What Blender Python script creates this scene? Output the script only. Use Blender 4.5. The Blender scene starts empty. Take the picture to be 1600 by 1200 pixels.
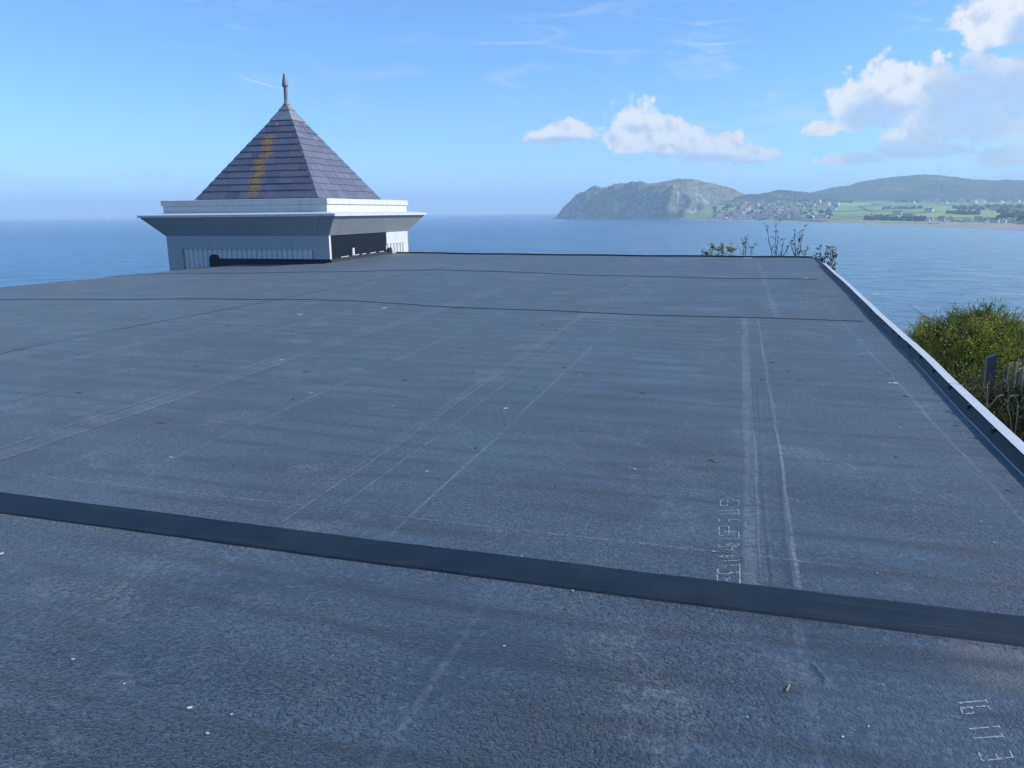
import bpy, bmesh, math, random
from mathutils import Vector, Matrix, noise as mn

random.seed(7)
sc = bpy.context.scene
R = math.radians
COL = sc.collection

# ------------------------------------------------------------------ camera
F_PX, CAM_H = 1200.0, 1.6            # focal length in pixels of the 1600 px wide photograph, eye height over the roof
PITCH, ROLL, YAW = R(12.6), R(0.593), R(-16.31)
_f = Vector((0, math.cos(PITCH), -math.sin(PITCH))); _r = Vector((1, 0, 0)); _u = _r.cross(_f)
_r, _u = math.cos(ROLL) * _r - math.sin(ROLL) * _u, math.sin(ROLL) * _r + math.cos(ROLL) * _u
_z = Matrix.Rotation(-YAW, 3, 'Z')
CR, CU, CF = _z @ _r, _z @ _u, _z @ _f
EYE = Vector((0, 0, CAM_H))
cd = bpy.data.cameras.new('camera'); cam = bpy.data.objects.new('camera', cd); COL.objects.link(cam)
cd.sensor_width = 36.0; cd.lens = 36.0 * F_PX / 1600.0; cd.clip_start = 0.05; cd.clip_end = 60000
m3 = Matrix((CR, CU, -CF)).transposed()
cam.matrix_world = Matrix.Translation(EYE) @ m3.to_4x4()
sc.camera = cam


def ray(x, y):
    return (CF * F_PX + CR * (x - 800) - CU * (y - 600)).normalized()


def on_z(x, y, z=0.0):
    v = ray(x, y); return EYE + v * ((z - CAM_H) / v.z)


def on_x(x, y, X):
    v = ray(x, y); return EYE + v * (X / v.x)


def on_y(x, y, Y):
    v = ray(x, y); return EYE + v * (Y / v.y)


def az_el(x, y):
    v = ray(x, y); return math.degrees(math.atan2(v.x, v.y)), math.degrees(math.asin(v.z))


# ------------------------------------------------------------------ render settings
sc.view_settings.view_transform = 'Standard'; sc.view_settings.look = 'None'
sc.view_settings.exposure = 1.2; sc.view_settings.gamma = 1.0
sc.view_settings.use_curve_mapping = False
sc.render.engine = 'CYCLES'
sc.cycles.use_denoising = True
sc.cycles.max_bounces = 6; sc.cycles.volume_bounces = 2; sc.cycles.transparent_max_bounces = 8

# ------------------------------------------------------------------ sun and sky
SUN_EL, SUN_AZ = R(35), R(80)        # azimuth from +Y towards +X
sdir = Vector((math.sin(SUN_AZ) * math.cos(SUN_EL), math.cos(SUN_AZ) * math.cos(SUN_EL), math.sin(SUN_EL)))
sl = bpy.data.lights.new('sun', 'SUN'); sl.energy = 2.2; sl.angle = R(0.5); sl.color = (1.0, 0.95, 0.87)
so = bpy.data.objects.new('sun', sl); COL.objects.link(so)
so.rotation_euler = sdir.to_track_quat('Z', 'Y').to_euler()


class NT:
    """small helper to write node trees as expressions"""
    def __init__(s, tree, dim='3D'): s.t = tree; s.n = tree.nodes; s.l = tree.links; s.dim = dim
    def node(s, typ, **kw):
        n = s.n.new(typ)
        for k, v in kw.items(): setattr(n, k, v)
        return n
    def put(s, sock, v):
        if hasattr(v, 'is_linked') or isinstance(v, bpy.types.NodeSocket): s.l.new(v, sock)
        else: sock.default_value = v
    def m(s, op, a, b=None, c=None, clamp=False):
        n = s.node('ShaderNodeMath', operation=op, use_clamp=clamp)
        for i, v in enumerate((a, b, c)):
            if v is not None: s.put(n.inputs[i], v)
        return n.outputs[0]
    def vm(s, op, a, b=None):
        n = s.node('ShaderNodeVectorMath', operation=op)
        s.put(n.inputs[0], a)
        if b is not None: s.put(n.inputs[1], b)
        return n.outputs[0]
    def scale(s, a, k):
        n = s.node('ShaderNodeVectorMath', operation='SCALE'); s.put(n.inputs[0], a); s.put(n.inputs[3], k); return n.outputs[0]
    def comb(s, x, y, z):
        n = s.node('ShaderNodeCombineXYZ')
        for i, v in enumerate((x, y, z)): s.put(n.inputs[i], v)
        return n.outputs[0]
    def sep(s, v):
        n = s.node('ShaderNodeSeparateXYZ'); s.put(n.inputs[0], v); return n.outputs
    def noise(s, vec, scale=1.0, detail=4.0, rough=0.5, lac=2.0, dist=0.0, out=0):
        n = s.node('ShaderNodeTexNoise', noise_dimensions=s.dim); s.put(n.inputs['Vector'], vec)
        for k, v in (('Scale', scale), ('Detail', detail), ('Roughness', rough), ('Lacunarity', lac), ('Distortion', dist)):
            s.put(n.inputs[k], v)
        return n.outputs[out]
    def voro(s, vec, scale=1.0, feature='F1', rnd=1.0, out='Distance'):
        n = s.node('ShaderNodeTexVoronoi', feature=feature, voronoi_dimensions=s.dim); s.put(n.inputs['Vector'], vec)
        s.put(n.inputs['Scale'], scale); s.put(n.inputs['Randomness'], rnd); return n.outputs[out]
    def ramp(s, v, lo, hi, a=0.0, b=1.0, kind='SMOOTHSTEP'):
        n = s.node('ShaderNodeMapRange', interpolation_type=kind); n.clamp = True
        s.put(n.inputs[0], v)
        for i, x in enumerate((lo, hi, a, b)): s.put(n.inputs[i + 1], x)
        return n.outputs[0]
    def mix(s, f, a, b, blend='MIX'):
        n = s.node('ShaderNodeMix', data_type='RGBA', blend_type=blend); s.put(n.inputs[0], f)
        for i, v in ((6, a), (7, b)):
            if isinstance(v, (tuple, list)) and len(v) == 3: v = (*v, 1.0)
            s.put(n.inputs[i], v)
        return n.outputs[2]
    def bump(s, h, strength=1.0, dist=0.01, normal=None):
        n = s.node('ShaderNodeBump'); s.put(n.inputs['Height'], h)
        n.inputs['Strength'].default_value = strength; n.inputs['Distance'].default_value = dist
        if normal is not None: s.put(n.inputs['Normal'], normal)
        return n.outputs[0]


world = bpy.data.worlds.new('World'); sc.world = world; world.use_nodes = True
w = NT(world.node_tree, '2D'); w.n.clear()
BG = 0.11
EXP = 2 ** 1.2
world.cycles.sampling_method = 'MANUAL'; world.cycles.sample_map_resolution = 512
sky = w.node('ShaderNodeTexSky', sky_type='NISHITA'); sky.sun_disc = False
sky.sun_elevation = SUN_EL; sky.sun_rotation = SUN_AZ
sky.altitude = 25; sky.air_density = 0.6; sky.dust_density = 0.2; sky.ozone_density = 6.0
vec = w.node('ShaderNodeTexCoord').outputs['Generated']
dx, dy, dz = w.sep(vec)
U = w.m('MULTIPLY', w.m('ARCTAN2', dx, dy), 57.29578)
V = w.m('MULTIPLY', w.m('ARCSINE', dz), 57.29578)
# cumulus banks: pixel centre, half width, height above and below the centre line (pixels of the photograph), weight
BANKS = [(875, 214, 66, 28, 14), (990, 218, 50, 66, 26), (1045, 224, 66, 46, 24), (1120, 238, 72, 32, 18),
         (1178, 246, 50, 20, 12), (1395, 150, 92, 58, 34), (1330, 178, 58, 42, 26), (1292, 200, 46, 18, 12),
         (1475, 150, 85, 60, 70), (1560, 150, 110, 72, 75), (1430, 205, 70, 36, 26), (1580, 40, 120, 55, 34),
         (1680, 110, 130, 110, 110), (1565, 248, 50, 22, 14), (1450, 236, 90, 14, 10), (1330, 250, 60, 10, 8)]


GREYS = [(1030, 252, 130, 12), (1130, 258, 80, 8), (1515, 170, 85, 60), (1365, 182, 50, 24), (1600, 150, 60, 40), (1450, 245, 150, 26), (1610, 60, 40, 30), (875, 222, 50, 8)]


def ellipse(u, v, x, y, a, hu, hd):
    u0, v0 = az_el(x, y); u1 = az_el(x + a, y)[0]
    du = w.m('MULTIPLY_ADD', u, 1 / abs(u1 - u0), -u0 / abs(u1 - u0))
    dv = w.m('SUBTRACT', v, v0)
    dv = w.m('MAXIMUM', w.m('MULTIPLY', dv, 1 / (hu * 0.0447)), w.m('MULTIPLY', dv, -1 / (hd * 0.0447)))
    return w.m('SUBTRACT', 1.0, w.m('MULTIPLY_ADD', du, du, w.m('MULTIPLY', dv, dv)))


def billows(u, v):
    p = w.comb(u, v, 3.7)
    puff = w.m('SUBTRACT', 0.42, w.voro(w.vm('ADD', p, w.scale(w.noise(p, 1.6, 2, 0.5, out=1), 0.7)), 0.95, 'SMOOTH_F1'))
    fine = w.m('SUBTRACT', w.noise(p, 1.9, 5, 0.62), 0.5)
    return w.m('ADD', w.m('MULTIPLY', puff, 0.9), w.m('MULTIPLY', fine, 1.15)), w.m('ADD', w.m('MULTIPLY', puff, 0.25), w.m('MULTIPLY', w.noise(p, 0.85, 5, 0.58), 2.2))


fld = None
for bk in BANKS:
    e = ellipse(U, V, *bk); fld = e if fld is None else w.m('SMOOTH_MAX', fld, e, 0.3)
fld = w.m('ADD', w.m('MAXIMUM', fld, -1.5), w.m('MULTIPLY', w.m('SUBTRACT', w.noise(w.comb(U, V, 3.7), 0.42, 2, 0.5), 0.5), 1.0))
(N0, L0), (_n, L1) = billows(U, V), billows(w.m('ADD', U, 0.25), w.m('ADD', V, 0.6))
D0 = w.m('ADD', fld, N0)
mask = w.ramp(D0, 0.0, 0.6)
gr = None
for (x, y, a, h_) in GREYS:
    e = ellipse(U, V, x, y, a, h_, h_); gr = e if gr is None else w.m('SMOOTH_MAX', gr, e, 0.3)
gr = w.ramp(w.m('ADD', gr, w.m('MULTIPLY', N0, 0.5)), -0.7, 0.8)
lit = w.ramp(w.m('SUBTRACT', L0, L1), -0.75, 0.2, 0.3, 1.0)
lit = w.m('MULTIPLY', lit, w.m('SUBTRACT', 1.0, w.m('MULTIPLY', gr, 0.9)))
# thin high wisps and a pale layer low over the horizon
pw = w.comb(w.m('MULTIPLY', U, 0.10), w.m('MULTIPLY', w.m('SUBTRACT', V, w.m('MULTIPLY', U, -0.06)), 0.55), 1.0)
wisp = w.ramp(w.noise(pw, 1.7, 7, 0.62, dist=0.6), 0.50, 0.76)
wisp = w.m('MULTIPLY', wisp, w.ramp(w.noise(w.comb(w.m('MULTIPLY', U, 0.05), w.m('MULTIPLY', V, 0.08), 5.0), 1.0, 2), 0.36, 0.58))
wisp = w.m('MULTIPLY', wisp, w.m('MULTIPLY', w.ramp(V, 2.0, 12.0, 0.3, 0.7), w.ramp(U, -30.0, 14.0, 0.25, 1.1)))
pl_ = w.comb(w.m('MULTIPLY', U, 0.16), w.m('MULTIPLY', V, 0.62), 8.0)
low = w.m('MULTIPLY', w.ramp(w.noise(pl_, 1.5, 6, 0.6), 0.5, 0.75), w.m('MULTIPLY', w.ramp(V, 0.4, 1.8), w.ramp(V, 4.5, 2.4)))
pr = w.m('MULTIPLY', w.ramp(U, 4.0, 22.0), w.ramp(V, 11.0, 1.0))
# short thin vapour trail
(ua, va), (ub, vb) = az_el(365, 118), az_el(470, 147)
k = (vb - va) / (ub - ua)
tr = w.m('ABSOLUTE', w.m('SUBTRACT', w.m('SUBTRACT', V, va), w.m('MULTIPLY', w.m('SUBTRACT', U, ua), k)))
tr = w.m('MULTIPLY', w.ramp(tr, 0.10, 0.02), w.m('MULTIPLY', w.ramp(U, ua, ua + 0.8), w.ramp(U, ub, ub - 1.5)))
c = w.mix(1.0, sky.outputs[0], (0.82, 0.99, 0.99), 'MULTIPLY')
c = w.mix(w.ramp(V, 16.0, 2.0), c, w.mix(1.0, c, (0.92, 0.86, 0.88), 'MULTIPLY'))
S = 1.0 / (BG * EXP)
c = w.mix(w.m('MULTIPLY', pr, 0.38), c, (0.62 * S, 0.73 * S, 0.88 * S))
c = w.mix(w.m('MULTIPLY', low, 0.5), c, (0.70 * S, 0.76 * S, 0.88 * S))
c = w.mix(wisp, c, (0.72 * S, 0.80 * S, 0.92 * S))
c = w.mix(w.m('MULTIPLY', tr, 0.35), c, (0.8 * S, 0.88 * S, 0.95 * S))
cc = w.mix(lit, (0.46 * S, 0.59 * S, 0.80 * S), (0.96 * S, 0.96 * S, 0.97 * S))
c = w.mix(w.m('MULTIPLY', mask, w.m('SUBTRACT', 0.97, w.m('MULTIPLY', gr, 0.2))), c, cc)
bgn = w.node('ShaderNodeBackground'); w.put(bgn.inputs[0], c); bgn.inputs[1].default_value = BG
w.l.new(bgn.outputs[0], w.node('ShaderNodeOutputWorld').inputs[0])

# ------------------------------------------------------------------ materials
def material(name, build):
    mt = bpy.data.materials.new(name); mt.use_nodes = True
    t = NT(mt.node_tree); t.n.clear()
    b = t.node('ShaderNodeBsdfPrincipled'); o = t.node('ShaderNodeOutputMaterial')
    t.l.new(b.outputs[0], o.inputs[0])
    build(t, b)
    return mt


def col4(c): return (*c, 1.0)


def simple(name, color, rough=0.6, var=0.12, scale=6.0, bump=0.0, metallic=0.0, spec=0.5, rnd=0.0):
    def bld(t, b):
        p = t.node('ShaderNodeNewGeometry').outputs['Position']
        n = t.noise(p, scale, 5, 0.6)
        k = t.ramp(n, 0.25, 0.75, 1 - var, 1 + var, 'LINEAR')
        if rnd:
            oi = t.node('ShaderNodeObjectInfo').outputs['Random']
            k = t.m('MULTIPLY', k, t.ramp(oi, 0, 1, 1 - rnd, 1 + rnd, 'LINEAR'))
        t.put(b.inputs['Base Color'], t.mix(1.0, color, t.comb(k, k, k), 'MULTIPLY'))
        b.inputs['Roughness'].default_value = rough; b.inputs['Metallic'].default_value = metallic
        b.inputs['Specular IOR Level'].default_value = spec
        if bump: t.put(b.inputs['Normal'], t.bump(n, 1.0, bump))
    return material(name, bld)


SCUFF_HIGHLIGHTS = [(0.135, 0.045, 3.25, 12.0, 0.55), (0.335, 0.012, 3.25, 12.0, 0.75), (0.175, 0.007, 3.25, 12, 0.8), (-1.62, 0.013, 3.3, 19.1, 0.55), (-2.24, 0.010, 3.3, 12.0, 0.8), (-2.30, 0.05, 3.3, 12.0, 0.2), (-2.25, 0.02, 12.2, 28, 0.55), (-2.05, 0.012, 3.6, 9.5, 0.5),
          (-4.72, 0.12, -2, 19.1, 0.22), (-4.62, 0.016, -2, 19.1, 0.75), (-4.86, 0.012, -2, 19.1, 0.65), (-5.9, 0.03, 6, 19, 0.45), (0.62, 0.06, 12.2, 26, 0.4), (-10.4, 0.04, 6, 22, 0.45), (-3.55, 0.025, 4, 12, 0.3), (1.5, 0.018, 4.2, 16, 0.4),
          (-0.95, 0.02, 0.5, 2.97, 0.3), (0.3, 0.03, 0.5, 2.97, 0.3), (-6.9, 0.03, 4, 12, 0.3), (1.06, 0.02, 1.8, 2.97, 0.5)]


def painted(name, color, rough=0.5, grime=0.35):
    def bld(t, b):
        p = t.node('ShaderNodeNewGeometry').outputs['Position']; px, py, pz = t.sep(p)
        run = t.noise(t.comb(t.m('MULTIPLY', px, 5.0), t.m('MULTIPLY', py, 5.0), t.m('MULTIPLY', pz, 0.7)), 1.0, 5, 0.65)
        n = t.noise(p, 2.3, 6, 0.65)
        c = t.mix(t.m('MULTIPLY', t.ramp(run, 0.50, 0.72), grime), color, tuple(v * k_ for v, k_ in zip(color, (0.55, 0.55, 0.52))))
        c = t.mix(t.m('MULTIPLY', t.ramp(n, 0.52, 0.75), grime), c, tuple(v * k_ for v, k_ in zip(color, (0.72, 0.74, 0.74))))
        c = t.mix(t.ramp(t.noise(p, 16, 3, 0.8), 0.72, 0.76), c, (0.10, 0.085, 0.07))
        t.put(b.inputs['Base Color'], c); b.inputs['Roughness'].default_value = rough
        t.put(b.inputs['Normal'], t.bump(n, 1.0, 0.012))
    return material(name, bld)


def roof_membrane_mat(t, b):
    t.dim = '2D'
    p = t.node('ShaderNodeNewGeometry').outputs['Position']
    px, py, pz = t.sep(p)
    warp = t.scale(t.vm('SUBTRACT', t.noise(p, 28, 3, 0.6, out=1), (0.5, 0.5, 0.5)), 0.035)
    q = t.vm('ADD', p, warp)
    e1 = t.voro(q, 44, 'DISTANCE_TO_EDGE'); e2 = t.voro(q, 100, 'DISTANCE_TO_EDGE')
    br = t.noise(p, 40, 3, 0.7)                                    # cracks widen and break up
    big = t.noise(p, 0.9, 4, 0.55)
    wdt = t.m('MULTIPLY', t.ramp(br, 0.30, 0.58), t.ramp(big, 0.34, 0.58, 0.5, 1.0))
    cr = t.m('MULTIPLY', t.ramp(e1, 0.04, 0.27, 1, 0), wdt)
    cr2 = t.m('MULTIPLY', t.ramp(e2, 0.02, 0.2, 1, 0), t.m('MULTIPLY', wdt, 0.55))
    cr = t.m('MAXIMUM', cr, cr2)
    # broad marks left by standing water, drawn out across the falls of the roof
    st = t.noise(t.comb(t.m('MULTIPLY', px, 0.75), t.m('MULTIPLY', py, 3.0), 0.0), 1.0, 6, 0.62)
    st2 = t.noise(t.comb(t.m('MULTIPLY', px, 0.35), t.m('MULTIPLY', py, 1.1), 4.0), 1.0, 4, 0.5)
    pale = t.noise(p, 2.2, 6, 0.65)
    c = t.mix(t.ramp(st, 0.36, 0.62), (0.011, 0.030, 0.056), (0.032, 0.065, 0.108))
    c = t.mix(t.m('MULTIPLY', t.ramp(st2, 0.4, 0.68), 0.5), c, (0.050, 0.084, 0.126))
    c = t.mix(t.m('MULTIPLY', t.ramp(pale, 0.58, 0.78), 0.35), c, (0.125, 0.135, 0.15))
    gr_ = t.noise(p, 30, 5, 0.72)
    c = t.mix(t.m('MULTIPLY', t.ramp(gr_, 0.50, 0.66), 0.6), c, (0.092, 0.138, 0.188))
    c = t.mix(t.m('MULTIPLY', t.ramp(gr_, 0.48, 0.32), 0.5), c, (0.012, 0.020, 0.032))
    dk = t.noise(t.comb(t.m('MULTIPLY', px, 0.45), t.m('MULTIPLY', py, 1.6), 0.0), 1.3, 5, 0.6)
    c = t.mix(t.m('MULTIPLY', t.ramp(dk, 0.52, 0.66), 0.55), c, (0.012, 0.022, 0.040))
    dst = t.m('SQRT', t.m('ADD', t.m('POWER', t.m('SUBTRACT', px, 0.97), 2.0), t.m('POWER', t.m('SUBTRACT', py, 2.86), 2.0)))
    c = t.mix(t.m('MULTIPLY', t.ramp(t.m('ADD', dst, t.m('MULTIPLY', big, 0.2)), 0.32, 0.10), 0.5), c, (0.16, 0.145, 0.12))
    c = t.mix(t.m('MULTIPLY', cr, 0.97), c, (0.008, 0.014, 0.024))
    # narrow dark lines: the shading of ripples in the felt put into the colour
    ph = t.m('ADD', t.m('MULTIPLY', py, 19.0), t.m('MULTIPLY', t.noise(t.comb(t.m('MULTIPLY', px, 0.22), t.m('MULTIPLY', py, 0.9), 0.0), 1.0, 3, 0.5), 9.0))
    rl = t.m('POWER', t.m('MULTIPLY_ADD', t.m('SINE', ph), 0.5, 0.5), 5.0)
    rl = t.m('MULTIPLY', rl, t.ramp(t.noise(t.comb(t.m('MULTIPLY', px, 0.9), t.m('MULTIPLY', py, 2.0), 0.0), 1.0, 4, 0.65), 0.34, 0.56))
    c = t.mix(t.m('MULTIPLY', rl, 0.85), c, (0.012, 0.020, 0.034))
    # films of pale silt and dust in soft clusters
    silt = t.m('MULTIPLY', t.ramp(t.noise(p, 1.1, 6, 0.72), 0.54, 0.72), t.ramp(t.noise(p, 34, 4, 0.75), 0.42, 0.66))
    c = t.mix(t.m('MULTIPLY', silt, 0.5), c, (0.20, 0.215, 0.23))
    # pale scuffs along the laps of the felt, with the ridges' highlights painted in
    brk = t.m('MULTIPLY', t.ramp(t.noise(p, 0.8, 5, 0.7), 0.36, 0.66), t.ramp(t.noise(p, 24, 3, 0.7), 0.30, 0.60))
    wx = t.m('ADD', px, t.m('MULTIPLY', t.m('SUBTRACT', t.noise(t.comb(0.0, py, 0.0), 0.7, 2), 0.5), 0.06))
    ln = None
    for (x0, hw, y0, y1, k_) in SCUFF_HIGHLIGHTS:
        e = t.m('MULTIPLY', t.ramp(t.m('ABSOLUTE', t.m('SUBTRACT', wx, x0)), hw, hw * 0.4, 0, k_), t.m('MULTIPLY', t.m('GREATER_THAN', py, y0), t.m('LESS_THAN', py, y1)))
        ln = e if ln is None else t.m('MAXIMUM', ln, e)
    cy = t.ramp(t.m('ABSOLUTE', t.m('SUBTRACT', py, 3.545)), 0.009, 0.003, 0, 0.6)
    ln = t.m('MAXIMUM', ln, cy)
    brk = t.m('MULTIPLY_ADD', brk, 0.65, t.m('MULTIPLY', t.ramp(gr_, 0.3, 0.6), 0.35))
    c = t.mix(t.m('MULTIPLY', ln, brk), c, (0.22, 0.24, 0.26))
    t.put(b.inputs['Base Color'], c)
    t.put(b.inputs['Roughness'], t.ramp(st, 0.3, 0.7, 0.50, 0.62))
    b.inputs['Specular IOR Level'].default_value = 0.55
    b.inputs['Sheen Weight'].default_value = 0.17; b.inputs['Sheen Roughness'].default_value = 0.45; b.inputs['Sheen Tint'].default_value = (0.85, 0.93, 1.0, 1)
    rip = t.m('SINE', t.m('ADD', t.m('MULTIPLY', py, 14.0), t.m('MULTIPLY', t.noise(p, 0.6, 2), 6.0)))
    rip = t.m('MULTIPLY', rip, t.ramp(t.noise(p, 0.5, 2), 0.4, 0.65))
    n1 = t.bump(t.m('ADD', t.m('MULTIPLY', rip, 0.35), t.m('MULTIPLY', t.noise(p, 1.7, 3), 1.0)), 1.0, 0.008)
    n2 = t.bump(t.m('MULTIPLY', cr, -1.0), 0.9, 0.0030, n1)
    t.put(b.inputs['Normal'], n2)


def strip_mat(t, b):
    p = t.node('ShaderNodeNewGeometry').outputs['Position']
    n = t.noise(p, 3.0, 6, 0.6); px, py, pz = t.sep(p)
    ln = t.noise(t.comb(t.m('MULTIPLY', px, 0.8), t.m('MULTIPLY', py, 60.0), 0.0), 1.0, 4, 0.6)
    c = t.mix(t.ramp(n, 0.35, 0.7), (0.006, 0.014, 0.027), (0.012, 0.023, 0.038))
    c = t.mix(t.m('MULTIPLY', t.ramp(ln, 0.55, 0.72), 0.35), c, (0.05, 0.065, 0.08))
    c = t.mix(t.m('MULTIPLY', t.ramp(t.noise(p, 18, 5, 0.75), 0.62, 0.75), 0.5), c, (0.09, 0.10, 0.11))
    t.put(b.inputs['Base Color'], c)
    t.put(b.inputs['Roughness'], t.ramp(n, 0.3, 0.7, 0.58, 0.72)); b.inputs['Specular IOR Level'].default_value = 0.3
    t.put(b.inputs['Normal'], t.bump(t.noise(p, 2.0, 3), 1.0, 0.004))


def slate_mat(t, b):
    p = t.node('ShaderNodeNewGeometry').outputs['Position']
    px, py, pz = t.sep(p)
    oi = t.node('ShaderNodeObjectInfo').outputs['Random']
    n = t.noise(p, 3.5, 5, 0.6)
    c = t.mix(oi, (0.096, 0.106, 0.166), (0.136, 0.147, 0.218))
    c = t.mix(t.m('MULTIPLY', t.ramp(n, 0.4, 0.75), 0.4), c, (0.17, 0.17, 0.20))
    c = t.mix(t.m('MULTIPLY', t.m('GREATER_THAN', t.m('FRACT', t.m('MULTIPLY', oi, 37.0)), 0.9), 0.35), c, (0.14, 0.12, 0.15))
    # orange lichen growing down the front slope
    a = LICHEN
    tt = t.m('MULTIPLY', t.m('SUBTRACT', pz, a[0].z), 1 / (a[1].z - a[0].z))
    cx = t.m('ADD', a[0].x, t.m('MULTIPLY', tt, a[1].x - a[0].x))
    cx = t.m('ADD', cx, t.m('MULTIPLY', t.m('SUBTRACT', t.noise(t.comb(0.0, 0.0, pz), 2.2, 2), 0.5), 0.9))
    d = t.m('ABSOLUTE', t.m('SUBTRACT', px, cx))
    band = t.m('MULTIPLY', t.ramp(d, 0.62, 0.0), t.m('MULTIPLY', t.ramp(tt, -0.1, 0.05), t.ramp(tt, 1.12, 0.85)))
    band = t.m('MULTIPLY', band, t.ramp(py, TY - 0.02, TY - 0.2))
    li = t.ramp(t.m('ADD', t.noise(p, 15, 5, 0.75), t.m('MULTIPLY', band, 0.29)), 0.68, 0.79)
    c = t.mix(t.m('MULTIPLY', li, 0.8), c, t.mix(t.noise(p, 30, 2), (0.30, 0.18, 0.04), (0.44, 0.27, 0.05)))
    # white streaks below the cap
    drip = t.m('MULTIPLY', t.ramp(t.noise(t.comb(t.m('MULTIPLY', px, 6.0), t.m('MULTIPLY', py, 6.0), t.m('MULTIPLY', pz, 0.6)), 1.0, 3, 0.6), 0.60, 0.72), t.ramp(pz, 3.4, 5.0))
    c = t.mix(t.m('MULTIPLY', drip, 0.7), c, (0.55, 0.56, 0.58))
    t.put(b.inputs['Base Color'], c)
    b.inputs['Roughness'].default_value = 0.5
    t.put(b.inputs['Normal'], t.bump(t.m('ADD', n, li), 1.0, 0.012))


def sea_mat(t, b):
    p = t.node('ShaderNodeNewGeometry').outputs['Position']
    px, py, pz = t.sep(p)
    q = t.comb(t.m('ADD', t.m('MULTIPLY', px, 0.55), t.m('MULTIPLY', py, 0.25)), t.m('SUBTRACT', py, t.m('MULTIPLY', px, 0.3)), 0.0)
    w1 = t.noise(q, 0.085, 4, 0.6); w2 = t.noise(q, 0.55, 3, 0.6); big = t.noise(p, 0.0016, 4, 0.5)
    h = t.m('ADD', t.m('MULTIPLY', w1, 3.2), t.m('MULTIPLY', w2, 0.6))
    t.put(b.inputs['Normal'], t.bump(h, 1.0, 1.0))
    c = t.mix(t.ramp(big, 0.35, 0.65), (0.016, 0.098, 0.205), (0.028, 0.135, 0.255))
    # shallow inner bay is greener; its paleness is sun glint put into the colour
    bay_glint = t.ramp(px, -220, 330)
    c = t.mix(bay_glint, c, (0.20, 0.365, 0.415))
    c = t.mix(t.m('MULTIPLY', t.ramp(w1, 0.36, 0.64), 0.55), t.mix(1.0, c, (0.72, 0.76, 0.84), 'MULTIPLY'), t.mix(1.0, c, (1.35, 1.25, 1.15), 'MULTIPLY'))  # light and shade of the waves put into the colour, crests paler, troughs darker
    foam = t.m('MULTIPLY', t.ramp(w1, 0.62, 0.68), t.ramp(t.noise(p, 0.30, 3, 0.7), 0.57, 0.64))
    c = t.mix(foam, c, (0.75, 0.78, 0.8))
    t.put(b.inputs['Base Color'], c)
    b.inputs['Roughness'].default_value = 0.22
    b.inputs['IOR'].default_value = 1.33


def headland_mat(t, b):
    g = t.node('ShaderNodeNewGeometry'); p = g.outputs['Position']
    nz = t.sep(g.outputs['Normal'])[2]
    n = t.noise(p, 0.012, 7, 0.65); n2 = t.noise(p, 0.05, 4, 0.65)
    grass = t.mix(t.ramp(n2, 0.35, 0.65), (0.075, 0.095, 0.030), (0.26, 0.24, 0.15))
    rock = t.mix(t.ramp(n2, 0.35, 0.65), (0.03, 0.036, 0.044), (0.38, 0.36, 0.32))
    f = t.ramp(t.m('ADD', nz, t.m('MULTIPLY', t.m('SUBTRACT', n, 0.5), 0.9)), 0.52, 0.74)
    t.put(b.inputs['Base Color'], t.mix(f, rock, grass))
    b.inputs['Roughness'].default_value = 0.9
    t.put(b.inputs['Normal'], t.bump(t.noise(p, 0.03, 6, 0.7), 1.0, 14.0))


def woods_mat(t, b):
    p = t.node('ShaderNodeNewGeometry').outputs['Position']
    n = t.noise(p, 0.006, 5, 0.6); v = t.voro(p, 0.09, 'F1')
    c = t.mix(t.ramp(v, 0.1, 0.8), (0.060, 0.075, 0.028), (0.018, 0.026, 0.014))
    c = t.mix(t.ramp(n, 0.54, 0.68), c, (0.15, 0.14, 0.075))
    t.put(b.inputs['Base Color'], c)
    b.inputs['Roughness'].default_value = 0.9
    t.put(b.inputs['Normal'], t.bump(t.m('SUBTRACT', t.noise(p, 0.02, 5, 0.6), v), 1.0, 9.0))


def fields_mat(t, b):
    p = t.node('ShaderNodeNewGeometry').outputs['Position']
    q = t.vm('MULTIPLY', p, (1.0, 0.45, 0.0))
    cell = t.node('ShaderNodeTexVoronoi'); t.put(cell.inputs['Vector'], q); cell.inputs['Scale'].default_value = 0.006
    k = t.sep(cell.outputs['Color'])[0]
    edge = t.voro(q, 0.006, 'DISTANCE_TO_EDGE')
    c = t.mix(k, (0.15, 0.27, 0.05), (0.28, 0.39, 0.10))
    c = t.mix(t.ramp(t.noise(p, 0.01, 5, 0.6), 0.5, 0.8), c, (0.10, 0.17, 0.04))
    c = t.mix(t.ramp(edge, 0.045, 0.02), c, (0.03, 0.045, 0.02))
    t.put(b.inputs['Base Color'], c); b.inputs['Roughness'].default_value = 0.9


TXc, TYc, TH = -16.45, 26.68, 3.25                     # turret centre and half width
TY = TYc - 2.45                                        # front foot of the slate slope is at TYc - 2.45
ZB, ZA, PH = 2.19, 5.62, 2.45                          # pyramid foot, apex and half width


def on_front_slope(x, y):
    n = Vector((0, -(ZA - ZB), PH)); p0 = Vector((TXc, TYc, ZA)); v = ray(x, y)
    return EYE + v * ((p0 - EYE).dot(n) / v.dot(n))


LICHEN = (on_front_slope(395, 306), on_front_slope(424, 205))
TY = TYc

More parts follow.
